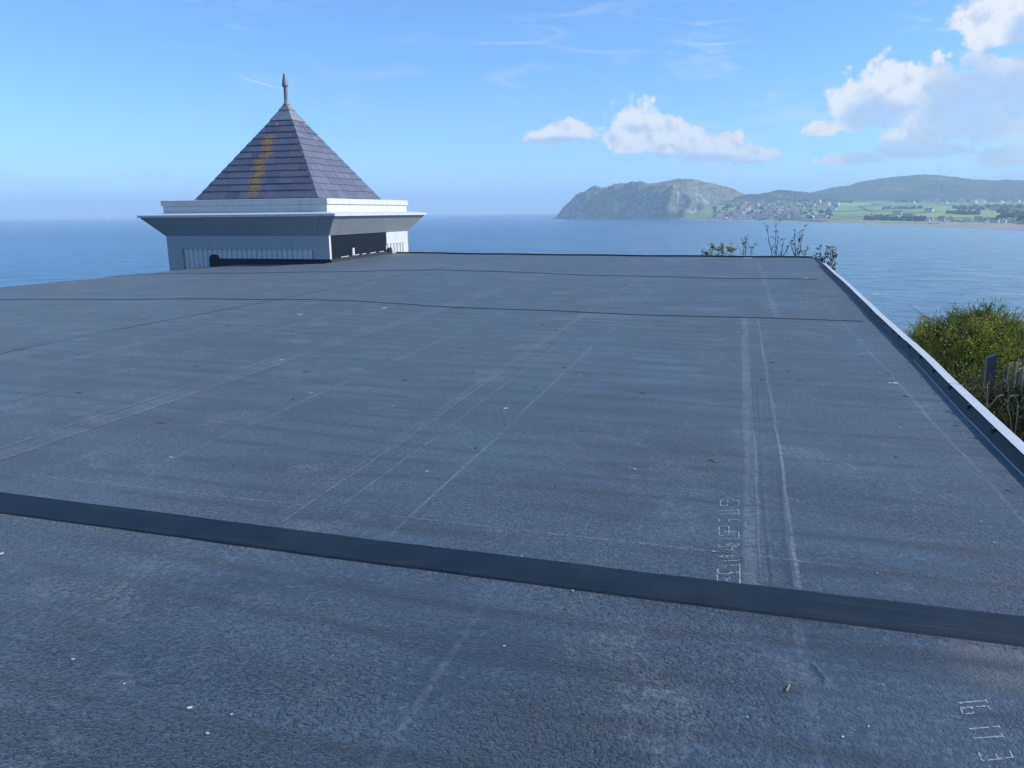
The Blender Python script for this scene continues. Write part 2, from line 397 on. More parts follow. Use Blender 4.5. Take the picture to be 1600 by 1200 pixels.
M = dict(
    felt=material('roof_felt', roof_membrane_mat), strip=material('cover_felt', strip_mat), slate=material('slate', slate_mat),
    sea=material('sea_water', sea_mat), headland=material('headland_rock', headland_mat), woods=material('woods', woods_mat),
    fields=material('fields', fields_mat),
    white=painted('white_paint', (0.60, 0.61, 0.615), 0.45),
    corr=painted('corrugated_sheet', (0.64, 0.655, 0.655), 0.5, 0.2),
    grey=painted('shaded_wall_paint', (0.41, 0.43, 0.455), 0.55, 0.25), cove=painted('cove_paint', (0.37, 0.40, 0.425), 0.55, 0.25),  # wall paint is darker: eave shade on the front put into its colour
    darkpanel=simple('dark_board', (0.006, 0.012, 0.020), 0.6, 0.25, 1.5, 0.004, spec=0.2), black=simple('black_rubber', (0.012, 0.014, 0.019), 0.6, 0.2, 4.0),
    lead=simple('lead', (0.22, 0.23, 0.26), 0.5, 0.25, 5.0, 0.006), finial=simple('finial_metal', (0.20, 0.22, 0.26), 0.5, 0.2, 8.0),
    ridge=simple('seam_felt', (0.085, 0.100, 0.125), 0.55, 0.55, 5.0, 0.004), lap=simple('lap_felt', (0.020, 0.026, 0.038), 0.6, 0.3, 6.0),
    fix=simple('fixing_felt', (0.030, 0.040, 0.056), 0.6, 0.4, 6.0),
    chalk=simple('chalk_mark', (0.26, 0.31, 0.35), 0.8, 0.5, 60.0), dropping=simple('white_droppings', (0.42, 0.43, 0.43), 0.8, 0.6, 5.0),
    grit=simple('grit', (0.16, 0.13, 0.10), 0.9, 0.5, 40.0), trim=simple('aluminium_trim', (0.50, 0.525, 0.55), 0.38, 0.08, 7.0, 0.002),
    wall=simple('render_wall', (0.55, 0.55, 0.53), 0.8, 0.1, 1.5, 0.004), sand=simple('shingle', (0.36, 0.32, 0.28), 0.9, 0.15, 0.02),
    earth=simple('hillside_grass', (0.075, 0.085, 0.035), 0.95, 0.4, 0.8, 0.03),
    bark=simple('twig_bark', (0.060, 0.048, 0.040), 0.85, 0.3, 20.0), dry=simple('dry_stems', (0.15, 0.115, 0.08), 0.9, 0.4, 9.0, rnd=0.2),
    pale=simple('weathered_pale', (0.14, 0.135, 0.13), 0.85, 0.3, 14.0, 0.003, rnd=0.25), post=simple('slate_post', (0.06, 0.068, 0.082), 0.7, 0.3, 9.0, 0.004),
    hwall=simple('house_wall', (0.64, 0.61, 0.58), 0.8, 0.05, 0.1, rnd=0.25), hroof=simple('house_roof', (0.24, 0.15, 0.125), 0.8, 0.1, 0.1, rnd=0.35),
    turbine=simple('turbine_paint', (0.80, 0.81, 0.82), 0.5, 0.03, 0.1), leafdead=simple('dead_leaf', (0.40, 0.27, 0.06), 0.8, 0.3, 40.0),
)


def leaf_mat(name, a, bcol, scale):
    def bld(t, b):
        p = t.node('ShaderNodeNewGeometry').outputs['Position']
        n = t.noise(p, scale, 3, 0.6); n2 = t.noise(p, scale * 9, 2, 0.6)
        c = t.mix(t.ramp(n, 0.35, 0.65), a, bcol)
        k = t.ramp(n2, 0.3, 0.7, 0.7, 1.3, 'LINEAR')
        t.put(b.inputs['Base Color'], t.mix(1.0, c, t.comb(k, k, k), 'MULTIPLY'))
        b.inputs['Roughness'].default_value = 0.55
        tr = t.node('ShaderNodeBsdfTranslucent'); t.put(tr.inputs[0], t.mix(1.0, c, (1.3, 1.3, 0.6), 'MULTIPLY'))
        ms = t.node('ShaderNodeMixShader'); ms.inputs[0].default_value = 0.32
        t.l.new(b.outputs[0], ms.inputs[1]); t.l.new(tr.outputs[0], ms.inputs[2])
        out = [n for n in t.n if n.type == 'OUTPUT_MATERIAL'][0]; t.l.new(ms.outputs[0], out.inputs[0])
    return material(name, bld)


M['leaf'] = leaf_mat('hedge_leaf', (0.11, 0.17, 0.025), (0.36, 0.365, 0.065), 1.8)
M['leaf_tip'] = leaf_mat('tip_leaf', (0.15, 0.16, 0.04), (0.26, 0.23, 0.08), 3.0)
M['leaf_dark'] = leaf_mat('twig_leaf', (0.035, 0.055, 0.025), (0.06, 0.08, 0.03), 3.0)


# ------------------------------------------------------------------ object helpers
def link(name, me, mat, parent=None, smooth=False):
    if mat is not None and len(me.materials) == 0: me.materials.append(mat)
    if smooth:
        for p in me.polygons: p.use_smooth = True
    o = bpy.data.objects.new(name, me); COL.objects.link(o)
    if parent is not None: o.parent = parent
    return o


def mesh(name, verts, faces, mat, parent=None, smooth=False):
    me = bpy.data.meshes.new(name); me.from_pydata([tuple(v) for v in verts], [], faces); me.update()
    return link(name, me, mat, parent, smooth)


def tag(o, label=None, cat=None, group=None, kind=None):
    for k_, v_ in (('label', label), ('category', cat), ('group', group), ('kind', kind)):
        if v_: o[k_] = v_
    return o


def empty(name, loc, label, cat, group=None):
    o = bpy.data.objects.new(name, None); COL.objects.link(o); o.location = loc; o.empty_display_size = 0.3
    return tag(o, label, cat, group)


class MB:
    """collects shapes into one mesh"""
    def __init__(s): s.v = []; s.f = []
    def add(s, vs, fs):
        k_ = len(s.v); s.v += [Vector(v) for v in vs]; s.f += [tuple(i + k_ for i in f) for f in fs]; return s
    def box(s, x0, x1, y0, y1, z0, z1, xf=None):
        vs = [Vector((x, y, z)) for z in (z0, z1) for (x, y) in ((x0, y0), (x1, y0), (x1, y1), (x0, y1))]
        if xf: vs = [xf(v) for v in vs]
        return s.add(vs, [(3, 2, 1, 0), (4, 5, 6, 7), (0, 1, 5, 4), (1, 2, 6, 5), (2, 3, 7, 6), (3, 0, 4, 7)])
    def hexa(s, bottom, top):
        return s.add(list(bottom) + list(top), [(3, 2, 1, 0), (4, 5, 6, 7), (0, 1, 5, 4), (1, 2, 6, 5), (2, 3, 7, 6), (3, 0, 4, 7)])
    def tube(s, pts, r0, r1, n=5):
        k_ = len(pts); rings = []
        for i, p in enumerate(pts):
            d = (pts[min(i + 1, k_ - 1)] - pts[max(i - 1, 0)]).normalized()
            a = d.orthogonal().normalized(); b_ = d.cross(a)
            r = r0 + (r1 - r0) * i / (k_ - 1)
            rings.append([p + (a * math.cos(2 * math.pi * j / n) + b_ * math.sin(2 * math.pi * j / n)) * r for j in range(n)])
        fs = [(i * n + j, i * n + (j + 1) % n, (i + 1) * n + (j + 1) % n, (i + 1) * n + j) for i in range(k_ - 1) for j in range(n)]
        fs += [tuple(reversed(range(n))), tuple(range((k_ - 1) * n, k_ * n))]
        return s.add([v for r in rings for v in r], fs)
    def lathe(s, prof, c, n=14):
        vs = [(c[0] + r * math.cos(2 * math.pi * j / n), c[1] + r * math.sin(2 * math.pi * j / n), z) for (r, z) in prof for j in range(n)]
        k_ = len(prof)
        fs = [(i * n + j, i * n + (j + 1) % n, (i + 1) * n + (j + 1) % n, (i + 1) * n + j) for i in range(k_ - 1) for j in range(n)]
        fs += [tuple(reversed(range(n))), tuple(range((k_ - 1) * n, k_ * n))]
        return s.add(vs, fs)
    def build(s, name, mat, parent=None, smooth=False): return mesh(name, s.v, s.f, mat, parent, smooth)


def lerp_tab(tab, x):
    if x <= tab[0][0]: return tab[0][1]
    for (a, va_), (b_, vb_) in zip(tab, tab[1:]):
        if x <= b_:
            t_ = (x - a) / (b_ - a); return va_ + (vb_ - va_) * t_
    return tab[-1][1]


# ------------------------------------------------------------------ setting: sea, bay and hills
SEA_Z = -24.4
R_SEA = 12000.0
n = 96
tag(mesh('sea', [(0, 0, SEA_Z)] + [(R_SEA * math.cos(2 * math.pi * i / n), R_SEA * math.sin(2 * math.pi * i / n), SEA_Z) for i in range(n)],
         [(0, i + 1, (i + 1) % n + 1) for i in range(n)], M['sea']), kind='structure')


def column(x):
    """unit horizontal direction of a photo column (taken at the horizon) and its horizon row"""
    yh = 340 - 0.01034 * x
    v = ray(x, yh); return Vector((v.x, v.y, 0)).normalized(), yh


def elev(x, y):
    v = ray(x, y); return v.z / math.hypot(v.x, v.y)


COAST = [(862, 341.5), (900, 342), (1000, 342.5), (1060, 343), (1100, 344.5), (1200, 346.5), (1300, 348.5), (1400, 351.5), (1500, 355), (1600, 360), (1800, 372), (2050, 392)]


def coast_d(x): return (SEA_Z - CAM_H) / elev(x, lerp_tab(COAST, x))


def polar_mesh(name, xs, rows, zf, df, mat, smooth=True):
    """grid over photo columns (as bearings) and depth rows; zf/df give height and distance in metres"""
    vs, fs = [], []
    for x in xs:
        d_, _ = column(x)
        for t_ in rows:
            D = df(x, t_); p = d_ * D; vs.append((p.x, p.y, zf(x, t_, D)))
    nr = len(rows)
    for i in range(len(xs) - 1):
        for j in range(nr - 1):
            a = i * nr + j; fs.append((a, a + nr, a + nr + 1, a + 1))
    return tag(mesh(name, vs, fs, mat, None, smooth), kind='structure')


def frange(a, b_, st):
    out = []; x = a
    while x < b_ + 1e-6: out.append(x); x += st
    return out


RIDGE_HEAD = [(862, 342), (868, 340), (880, 325), (892, 313), (905, 304), (920, 300.5), (935, 297.5), (960, 290), (985, 286), (1003, 284.5), (1015, 287), (1030, 285), (1050, 280.5),
              (1070, 279), (1090, 281.5), (1110, 286), (1130, 291), (1147, 296), (1160, 303), (1185, 311), (1215, 322), (1240, 332)]
RIDGE_WOOD = [(1130, 316), (1150, 307), (1165, 304), (1185, 303), (1200, 300), (1215, 297), (1240, 298), (1262, 301), (1290, 306), (1330, 313)]
RIDGE_FAR = [(1230, 312), (1262, 302), (1275, 299), (1300, 293), (1320, 291), (1340, 285), (1370, 280), (1400, 276), (1435, 273), (1460, 274), (1490, 277.5), (1520, 281),
             (1545, 281.5), (1575, 281), (1600, 281.5), (1700, 284), (1850, 290), (2050, 300)]
PLAIN_TOP = [(1040, 341), (1080, 331), (1100, 323), (1130, 317), (1200, 312.5), (1290, 312.5), (1320, 314), (1400, 313.5), (1560, 313), (1650, 313), (2050, 320)]
PLAIN_D = [(1040, 2600), (1100, 2560), (1200, 2700), (1300, 2950), (1400, 3200), (1600, 3300), (2050, 3300)]


def top_z(tab, x, D): return CAM_H + D * elev(x, lerp_tab(tab, x))


def fbm(x, y, s, o=5): return mn.fractal(Vector((x / s, y / s, 1.3)), 0.9, 2.0, o)


def head_d(x, t_):
    kk = max(0.0, min(1.0, (x - 1045) / 45)); c_ = (coast_d(x) - 12) * (1 - kk) + (lerp_tab(PLAIN_D, x) - 120) * kk; d_ = min(1.0, max(0.12, (x - 862) / 70)) * min(1.0, max(0.2, (1245 - x) / 60))
    return c_ + (420 * t_ if t_ <= 1 else 420 + 700 * (t_ - 1)) * d_


def head_prof(x, t_):
    k_ = min(1.0, max(0.0, (x - 1015) / 95))          # cliffs on the seaward side, gentler slopes inland
    cl = (1 - (1 - min(1, t_ / 0.62)) ** 1.7) * 0.86 + 0.14 * t_
    return cl * (1 - k_) + (0.72 * t_ ** 1.35 + 0.28 * t_) * k_


def head_z(x, t_, D):
    zt = top_z(RIDGE_HEAD, x, head_d(x, 1.0)); z0 = SEA_Z - 3
    d_, _ = column(x); p = d_ * D
    if t_ > 1: return zt + (z0 - zt) * (t_ - 1) ** 1.3
    h = z0 + (zt - z0) * head_prof(x, t_)
    env = math.sin(math.pi * min(1, t_)) * (1 - max(0.0, min(1.0, (t_ - 0.25) / 0.45)) ** 1.5) * 1.25 * min(1, (zt - z0) / 60)
    g = mn.ridged_multi_fractal(Vector((p.x / 150, p.y / 220, h / 300)), 0.9, 2.1, 5, 1.0, 2.0) - 1.0
    return h + env * (24 * fbm(p.x, p.y, 120) + 26 * g) + (0 if t_ > 0 else 0) + (2.2 * fbm(p.x, p.y, 25, 3) if t_ > 0.1 else 0)


polar_mesh('headland', frange(862, 1240, 1.0), [i / 44 for i in range(45)] + [1.15, 1.4, 1.7, 2.0], head_z, head_d, M['headland'])


def plain_d(x, t_):
    a = coast_d(x); return a - 15 + (lerp_tab(PLAIN_D, x) - a + 15) * t_


def plain_z(x, t_, D):
    zt = top_z(PLAIN_TOP, x, lerp_tab(PLAIN_D, x))
    s_ = (D - coast_d(x)) 
    z = SEA_Z - 0.8 + min(4.5, 0.055 * max(0, s_ + 10))
    d_, _ = column(x); p = d_ * D
    return z + max(0, zt - SEA_Z - 3) * max(0, t_ - 0.06) ** 1.25 + (2.0 * fbm(p.x, p.y, 130, 4) if t_ > 0.12 else 0.0)


ROWS_P = [0, .01, .02, .03, .045, .06] + [0.06 + 0.94 * i / 30 for i in range(1, 31)]
polar_mesh('coastal_plain', frange(1042, 2050, 4.0), ROWS_P, plain_z, plain_d, M['fields'])


def beach_w(x): return lerp_tab([(1040, 10), (1065, 60), (1110, 80), (1200, 120), (1400, 110), (1600, 90), (2050, 70)], x)


polar_mesh('beach', frange(1046, 2050, 4.0), [i / 6 for i in range(7)],
           lambda x, t_, D: SEA_Z + 0.15 + 4.9 * t_ + 0.2 * fbm(D, x, 9, 2), lambda x, t_: coast_d(x) + beach_w(x) * t_, M['sand'])


def hill(name, ridge, xs, d0, d1, base, mat, amp, tree):
    def df(x, t_): return d0(x) + (d1(x) - d0(x)) * t_
    def zf(x, t_, D):
        zt = top_z(ridge, x, d1(x)); zb = min(zt, base(x)) - 6
        d_, _ = column(x); p = d_ * D
        if t_ > 1: return zt - (zt - zb) * (t_ - 1) * 1.4
        s_ = 0.55 * t_ + 0.45 * math.sin(t_ * math.pi / 2) ** 1.6
        return zb + (zt - zb) * s_ + amp * math.sin(math.pi * t_) * fbm(p.x, p.y, 260) + tree * fbm(p.x, p.y, 22, 3) * min(1, 3 * t_)
    return polar_mesh(name, xs, [i / 26 for i in range(27)] + [1.2, 1.6, 2.0], zf, df, mat)


hill('wooded_hill', RIDGE_WOOD, frange(1128, 1332, 1.5), lambda x: lerp_tab(PLAIN_D, x) - 180, lambda x: lerp_tab(PLAIN_D, x) + 250,
     lambda x: top_z(PLAIN_TOP, x, lerp_tab(PLAIN_D, x)) - 12, M['woods'], 9, 3.5)
hill('far_hill', RIDGE_FAR, frange(1230, 2050, 2.0), lambda x: lerp_tab(PLAIN_D, x) - 30, lambda x: 4300.0,
     lambda x: top_z(PLAIN_TOP, x, lerp_tab(PLAIN_D, x)), M['woods'], 22, 4.0)


# hillside below the building, falling away to the sea
def ground_z(X, Y):
    s_ = max(0.0, min(1.0, (X - 2.7) / 1.2)); yb = 31.0 - 16.5 * s_ * s_ * (3 - 2 * s_)
    d_ = math.hypot(max(-20.5 - X, 0, X - 5.0), max(0, Y - yb))
    z = -3.1 + 0.0
    if X > 2.3: z = -3.1 + 0.9 * min(1, (X - 2.3) / 1.5)
    z += 0.3 * fbm(X, Y, 6, 4)
    z -= 0.55 * max(0, d_ - 1.0) + 0.004 * d_ * d_
    if Y < -8: z += 0.4 * (-8 - Y)
    return max(z, SEA_Z - 6)


gx = frange(-110, 110, 2.0); gy = frange(-60, 120, 2.0)
tag(mesh('hillside', [(x, y, ground_z(x, y)) for x in gx for y in gy],
         [(i * len(gy) + j, (i + 1) * len(gy) + j, (i + 1) * len(gy) + j + 1, i * len(gy) + j + 1) for i in range(len(gx) - 1) for j in range(len(gy) - 1)],
         M['earth'], None, True), kind='structure')

# ------------------------------------------------------------------ the building and its flat roof
bld = empty('seaside_building', (0, 0, -3.2), 'long low building under a wide cracked dark felt flat roof', 'building')
bld_off = Vector((0, 0, 3.2))


def bpart(name, mb, mat, smooth=False, parent=None):
    mb.v = [v + (bld_off if parent is None else Vector((0, 0, 3.2))) for v in mb.v]
    o = mb.build(name, mat, bld if parent is None else parent, smooth)
    return o


EDGE_R = [(-7, 1.62), (5.18, 1.76), (6.81, 1.80), (9.13, 1.90), (12.06, 1.99), (24.1, 2.35), (28.4, 2.46)]
EDGE_L = [(-7, -18.4), (15, -18.2), (19.5, -18.75), (23.4, -19.4), (29, -19.5)]
ZX = [(-20.0, -0.40), (-19.4, -0.33), (-18.2, -0.17), (-16.9, -0.07), (-14.4, -0.025), (-11.2, 0.045), (-8.4, 0.105), (-7.5, 0.125), (-6.3, 0.11), (-4.6, 0.055), (-3.5, 0.035), (-0.2, 0.003), (3, 0.0)]


ZFAR = [(-13.3, 0.06), (-10.8, 0.035), (-7.5, 0.015), (-3.4, -0.005), (2.5, -0.02)]


def far_y(X): return 28.3 + 0.02 * (2.45 - X)


def roof_z(X, Y):
    z = lerp_tab(ZX, X)
    k_ = max(0.0, min(1.0, (Y - 14) / 8))
    if X < -8: z -= 0.03 * k_ * min(1, (-8 - X) / 3)
    if Y > 20 and X > -13.3:
        k_ = min(1, (Y - 20) / 8); k_ = k_ * k_ * (3 - 2 * k_); z += (lerp_tab(ZFAR, X) - z) * k_
    k2 = max(0.0, min(1.0, (9 - Y) / 6))
    if -8 < X < 0: z *= 1 - 0.45 * k2
    return z + 0.006 * math.sin(X * 1.9 + 0.6 * Y) * min(1, 0.2 * max(0, Y - 3)) + 0.004 * fbm(X, Y, 0.9, 3)


# membrane: columns follow the splayed edges
nx, ny = 150, 190
vs, fs = [], []
for j in range(ny + 1):
    tj = j / ny; Y = -5 + (far_y(0) + 5) * (tj ** 1.25)
    for i in range(nx + 1):
        ti = i / nx
        xl, xr = lerp_tab(EDGE_L, Y), lerp_tab(EDGE_R, Y)
        X = xr + (xl - xr) * ti ** 1.15
        Yy = Y if j < ny else far_y(X)
        vs.append(Vector((X, Yy, roof_z(X, Yy))))
for j in range(ny):
    for i in range(nx):
        a = j * (nx + 1) + i; fs.append((a, a + nx + 1, a + nx + 2, a + 1))
mb = MB(); mb.add(vs, fs)
bpart('roof_membrane', mb, M['felt'], True)
# walls under the roof
mb = MB(); mb.hexa([(1.5, -5, -3.3), (1.66, -5, -3.3), (2.40, 28.2, -3.3), (2.24, 28.2, -3.3)], [(1.5, -5, -0.05), (1.66, -5, -0.05), (2.40, 28.2, -0.05), (2.24, 28.2, -0.05)])
bpart('side_wall', mb, M['wall'])
mb = MB(); mb.hexa([(-18.3, -5, -3.4), (-18.1, -5, -3.4), (-18.1, 23.3, -3.4), (-18.3, 23.3, -3.4)], [(-18.3, -5, -0.45), (-18.1, -5, -0.45), (-18.1, 23.3, -0.45), (-18.3, 23.3, -0.45)])
bpart('side_wall', mb, M['wall'])
mb = MB(); mb.box(-13.1, 2.2, 28.0, 28.2, -3.4, -0.02)
bpart('end_wall', mb, M['wall'])


def ribbon(path, width, height, round_=False, seg=0.25, lift=0.004, wav=1.0, taper=False):
    """strip lying on the roof along a list of (X, Y): a low flat bead or a rounded ridge"""
    pts = []
    for (a, b_) in zip(path, path[1:]):
        L = math.hypot(b_[0] - a[0], b_[1] - a[1]); k_ = max(1, int(L / seg))
        pts += [(a[0] + (b_[0] - a[0]) * i / k_, a[1] + (b_[1] - a[1]) * i / k_) for i in range(k_)]
    pts.append(path[-1])
    prof = [(-1, 0), (-0.72, 0.07), (-0.45, 0.35), (-0.2, 0.82), (0, 1), (0.2, 0.82), (0.45, 0.35), (0.72, 0.07), (1, 0)] if round_ else [(-1, 0), (-0.92, 1), (0.92, 1), (1, 0)]
    mb_ = MB(); vs_ = []; npf = len(prof)
    for i, (X, Y) in enumerate(pts):
        p0 = Vector(pts[max(0, i - 1)]); p1 = Vector(pts[min(len(pts) - 1, i + 1)])
        d_ = (p1 - p0).normalized(); nrm = Vector((d_.y, -d_.x))
        ww = width * (1 + wav * (0.10 * math.sin(i * 1.7) + 0.12 * mn.noise(Vector((X * 3, Y * 3, 0)))))
        hk = math.sin(math.pi * i / (len(pts) - 1)) ** 1.5 if taper else 1.0
        if taper: ww *= 0.25 + 0.75 * hk
        for (s_, h_) in prof:
            x, y = X + nrm.x * s_ * ww / 2, Y + nrm.y * s_ * ww / 2
            vs_.append((x, y, roof_z(x, y) + (lift * 0.2 if h_ == 0 else (lift + h_ * height) * hk)))
    fs_ = [(i * npf + j, i * npf + j + 1, (i + 1) * npf + j + 1, (i + 1) * npf + j) for i in range(len(pts) - 1) for j in range(npf - 1)]
    mb_.add(vs_, fs_); return mb_


def wob(X, Y0, Y1, amp=0.012, st=0.6):
    ys = frange(Y0, Y1, st)
    if ys[-1] < Y1 - 0.05: ys.append(Y1)
    return [(X + amp * math.sin(y * 0.9 + X * 5) + amp * mn.noise(Vector((X * 7, y * 0.7, 2))), y) for y in ys]


def wobx(Y, X0, X1, amp=0.01, slope=0.0):
    return [(x, Y + slope * x + amp * math.sin(x * 1.1) + amp * mn.noise(Vector((x, Y, 5)))) for x in frange(X0, X1, 0.6)]


# near cover strip and its bead, then the raised seams and lap lines seen in the photograph
cs = bpart('cover_strip', ribbon(wobx(3.12, -18.0, 1.72, 0.003), 0.245, 0.004, False, seg=0.12, wav=0.12), M['strip'])
bpart('strip_bead', ribbon(wobx(3.055, -18.0, 1.72, 0.002), 0.020, 0.0035, True, lift=0.005, wav=0.6), M['black'], parent=cs)
mb = MB()
for i in range(900):
    X = random.uniform(-9, 1.7); Y = 2.985 - abs(random.gauss(0, 0.011)); s_ = random.uniform(0.0015, 0.004)
    z = roof_z(X, Y)
    mb.add([(X - s_, Y - s_, z), (X + s_, Y - s_, z), (X + s_, Y + s_, z), (X - s_, Y + s_, z), (X, Y, z + s_ * 1.6)], [(0, 1, 4), (1, 2, 4), (2, 3, 4), (3, 0, 4)])
tag(bpart('grit', mb, M['grit']), kind='stuff')
SEAMS = [(wob(0.182, 3.22, 12.0), 0.062, 0.005), (wob(0.226, 3.22, 12.0), 0.040, 0.0036), (wob(0.325, 3.22, 12.0, 0.02), 0.055, 0.0056),
         (wob(-2.24, 3.22, 12.0, 0.004), 0.030, 0.0012), (wob(-4.62, -2, 19.1, 0.008), 0.06, 0.002), (wob(-4.82, 2.0, 19.1, 0.008), 0.04, 0.0015),
         (wobx(3.55, -12, 1.7, 0.004), 0.020, 0.0012), ([(1.12, 3.0), (1.09, 2.8), (1.05, 2.55), (1.0, 2.2), (0.93, 1.7)], 0.04, 0.003), (wob(-5.9, 3.22, 19, 0.01), 0.03, 0.002)]
for path, wd, hh in SEAMS:
    bpart('seam_ridge', ribbon(path, wd, hh, True, 0.12, lift=0.0008, wav=0.5), M['felt'], True)
for path, wd, hh in [(wobx(12.08, -18, 1.98, 0.015), 0.045, 0.010), (wobx(19.2, -18.6, 2.18, 0.02), 0.07, 0.012), (wob(-7.95, 3.25, 27.8, 0.02), 0.04, 0.004)]:
    bpart('lap_seam', ribbon(path, wd, hh, True, lift=0.0008), M['lap'], True)  # dark lap colour paints in the shadow at the step of each lap
for bx_, by_, bl_, bw_ in ((0.345, 2.62, 0.20, 0.05),):
    bpart('blister', ribbon([(bx_ + 0.02 * math.sin(i * 0.35), by_ - bl_ / 2 + bl_ * i / 14) for i in range(15)], bw_, 0.006, True, 0.02, lift=0.0, taper=True), M['felt'], True)

# stencilled roll marks, each stroke laid on the felt
def strokes(segs, wpx=1.0):
    mb_ = MB()
    for seg in segs:
        for (a, b_) in zip(seg, seg[1:]):
            A, B = on_z(*a), on_z(*b_)
            d_ = (B - A); L = d_.length
            if L < 1e-4: continue
            d_ /= L; nrm = Vector((d_.y, -d_.x, 0)); k_ = max(2, int(L / 0.008))
            for i in range(k_):
                if random.random() < 0.1: continue
                hw = wpx * random.uniform(0.0008, 0.0021)
                p0, p1 = A + d_ * L * i / k_, A + d_ * L * (i + 0.93) / k_
                mb_.add([Vector((q.x, q.y, roof_z(q.x, q.y) + 0.0016)) for q in (p0 - nrm * hw, p1 - nrm * hw, p1 + nrm * hw, p0 + nrm * hw)], [(0, 1, 2, 3)])
    return mb_


def zz(pts, ox, oy, s_): return [(ox + x / s_, oy + y / s_) for (x, y) in pts]


big = [[(530, 652), (768, 632), (760, 612)], [(768, 632), (778, 650)], [(520, 648), (560, 660)], [(548, 684), (568, 746), (662, 738), (640, 688), (560, 697)], [(640, 688), (780, 676), (806, 712)],
       [(620, 872), (876, 850), (862, 832)], [(876, 850), (888, 868)], [(626, 868), (680, 886)], [(655, 952), (905, 934), (898, 908), (920, 955)], [(655, 945), (672, 962)],
       [(705, 1075), (735, 1145), (995, 1112), (965, 1050)], [(872, 1128), (848, 1085)]]
tag(bpart('roll_mark', strokes([zz(s_, 1400, 980, 5.455) for s_ in big], 1.9), M['chalk']), kind='stuff')
sm = [[(205, 170), (205, 95), (435, 100), (435, 160), (410, 165)], [(205, 170), (290, 168), (300, 100)], [(200, 230), (430, 228)], [(430, 210), (432, 280)], [(200, 272), (430, 270)],
      [(190, 335), (190, 370)], [(310, 370), (312, 340), (430, 342), (432, 368)], [(185, 440), (200, 425), (300, 425), (312, 450), (308, 500), (190, 500), (185, 440)],
      [(185, 510), (190, 545), (290, 548), (312, 520), (320, 495), (430, 498), (440, 585), (180, 588)], [(180, 650), (182, 690)], [(180, 692), (280, 690), (290, 655), (430, 648), (440, 670), (300, 676)],
      [(210, 715), (350, 732), (352, 690), (440, 690)], [(175, 805), (445, 806)], [(352, 790), (352, 835), (200, 815)], [(165, 875), (290, 865)], [(300, 868), (440, 862), (442, 850)], [(170, 925), (290, 935)], [(305, 922), (445, 918)],
      [(445, 900), (448, 1165)], [(175, 960), (165, 985), (195, 1020), (300, 1030), (330, 1010), (440, 1005)], [(165, 1010), (168, 1120)], [(280, 1110), (285, 1075), (330, 1078)]]
tag(bpart('roll_mark', strokes([zz(s_, 1100, 770, 8.0) for s_ in sm], 2.0), M['chalk']), kind='stuff')

# bird droppings and pale flecks
mb = MB()
def fleck(X, Y, r):
    if -19.7 < X < -13.1 and Y > 23.3: return
    n_ = random.choice((5, 6, 7)); a0 = random.uniform(0, 6.28); st = random.uniform(0.5, 1.0); ang = random.uniform(0, 3.14)
    v_ = []
    for i in range(n_):
        a = a0 + i * 6.283 / n_; rr = r * random.uniform(0.55, 1.2)
        x, y = rr * math.cos(a), rr * math.sin(a) * st
        x, y = x * math.cos(ang) - y * math.sin(ang), x * math.sin(ang) + y * math.cos(ang)
        v_.append((X + x, Y + y, roof_z(X + x, Y + y) + 0.0045))
    mb.add(v_, [tuple(range(n_))])
for (x, y, r) in [(363, 1122, .007), (2, 872, .02), (297, 1112, .010), (325, 1152, .008), (116, 1037, .008), (195, 1075, .006), (788, 1012, .007), (895, 925, .007), (268, 720, .02), (667, 740, .012), (1168, 1123, .005),
                  (1380, 1072, .005), (1357, 1137, .005), (1317, 1154, .005), (1398, 600, .035), (440, 571, .03), (600, 490, .06), (1245, 428, .09), (1115, 864, .008), (992, 735, .012), (470, 503, .05), (225, 505, .05), (1260, 435, .10), (1390, 600, .03), (790, 641, .02), (486, 619, .025)]:
    p = on_z(x, y); fleck(p.x, p.y, r)
for i in range(1300):
    Y = 2.0 + 26 * random.random() ** 0.8; X = random.uniform(-17.5, 1.6)
    fleck(X, Y, random.choice((0.0015, 0.002, 0.0025, 0.0035, 0.005, 0.008, 0.013)) * (0.6 + Y / 13))
tag(bpart('bird_droppings', mb, M['dropping']), kind='stuff')
# heads of the deck fixings showing through the felt, in rows
mb = MB()
for Y in frange(3.9, 27.5, 0.47):
    for X in frange(-7.4, 1.4, 0.62):
        if random.random() < (0.8 if Y < 6 else 0.55): continue
        x, y, r = X + random.gauss(0, 0.16), Y + random.gauss(0, 0.04), random.uniform(0.010, 0.024)
        v_ = [(x + 1.5 * r * f_ * math.cos(a * math.pi / 4), y + r * f_ * math.sin(a * math.pi / 4), roof_z(x, y) + h_) for (f_, h_) in ((1.0, 0.0003), (0.5, 0.004)) for a in range(8)]
        mb.add(v_, [(a, (a + 1) % 8, 8 + (a + 1) % 8, 8 + a) for a in range(8)] + [tuple(range(8, 16))])
tag(bpart('fixing_heads', mb, M['fix'], True), kind='stuff')

# right edge: dark felt turned up a kerb, white metal trim in lengths on top, dark clips
def edge_p(Y, dx_, z): X = lerp_tab(EDGE_R, Y); return Vector((X + dx_, Y, roof_z(X, Y) + z))


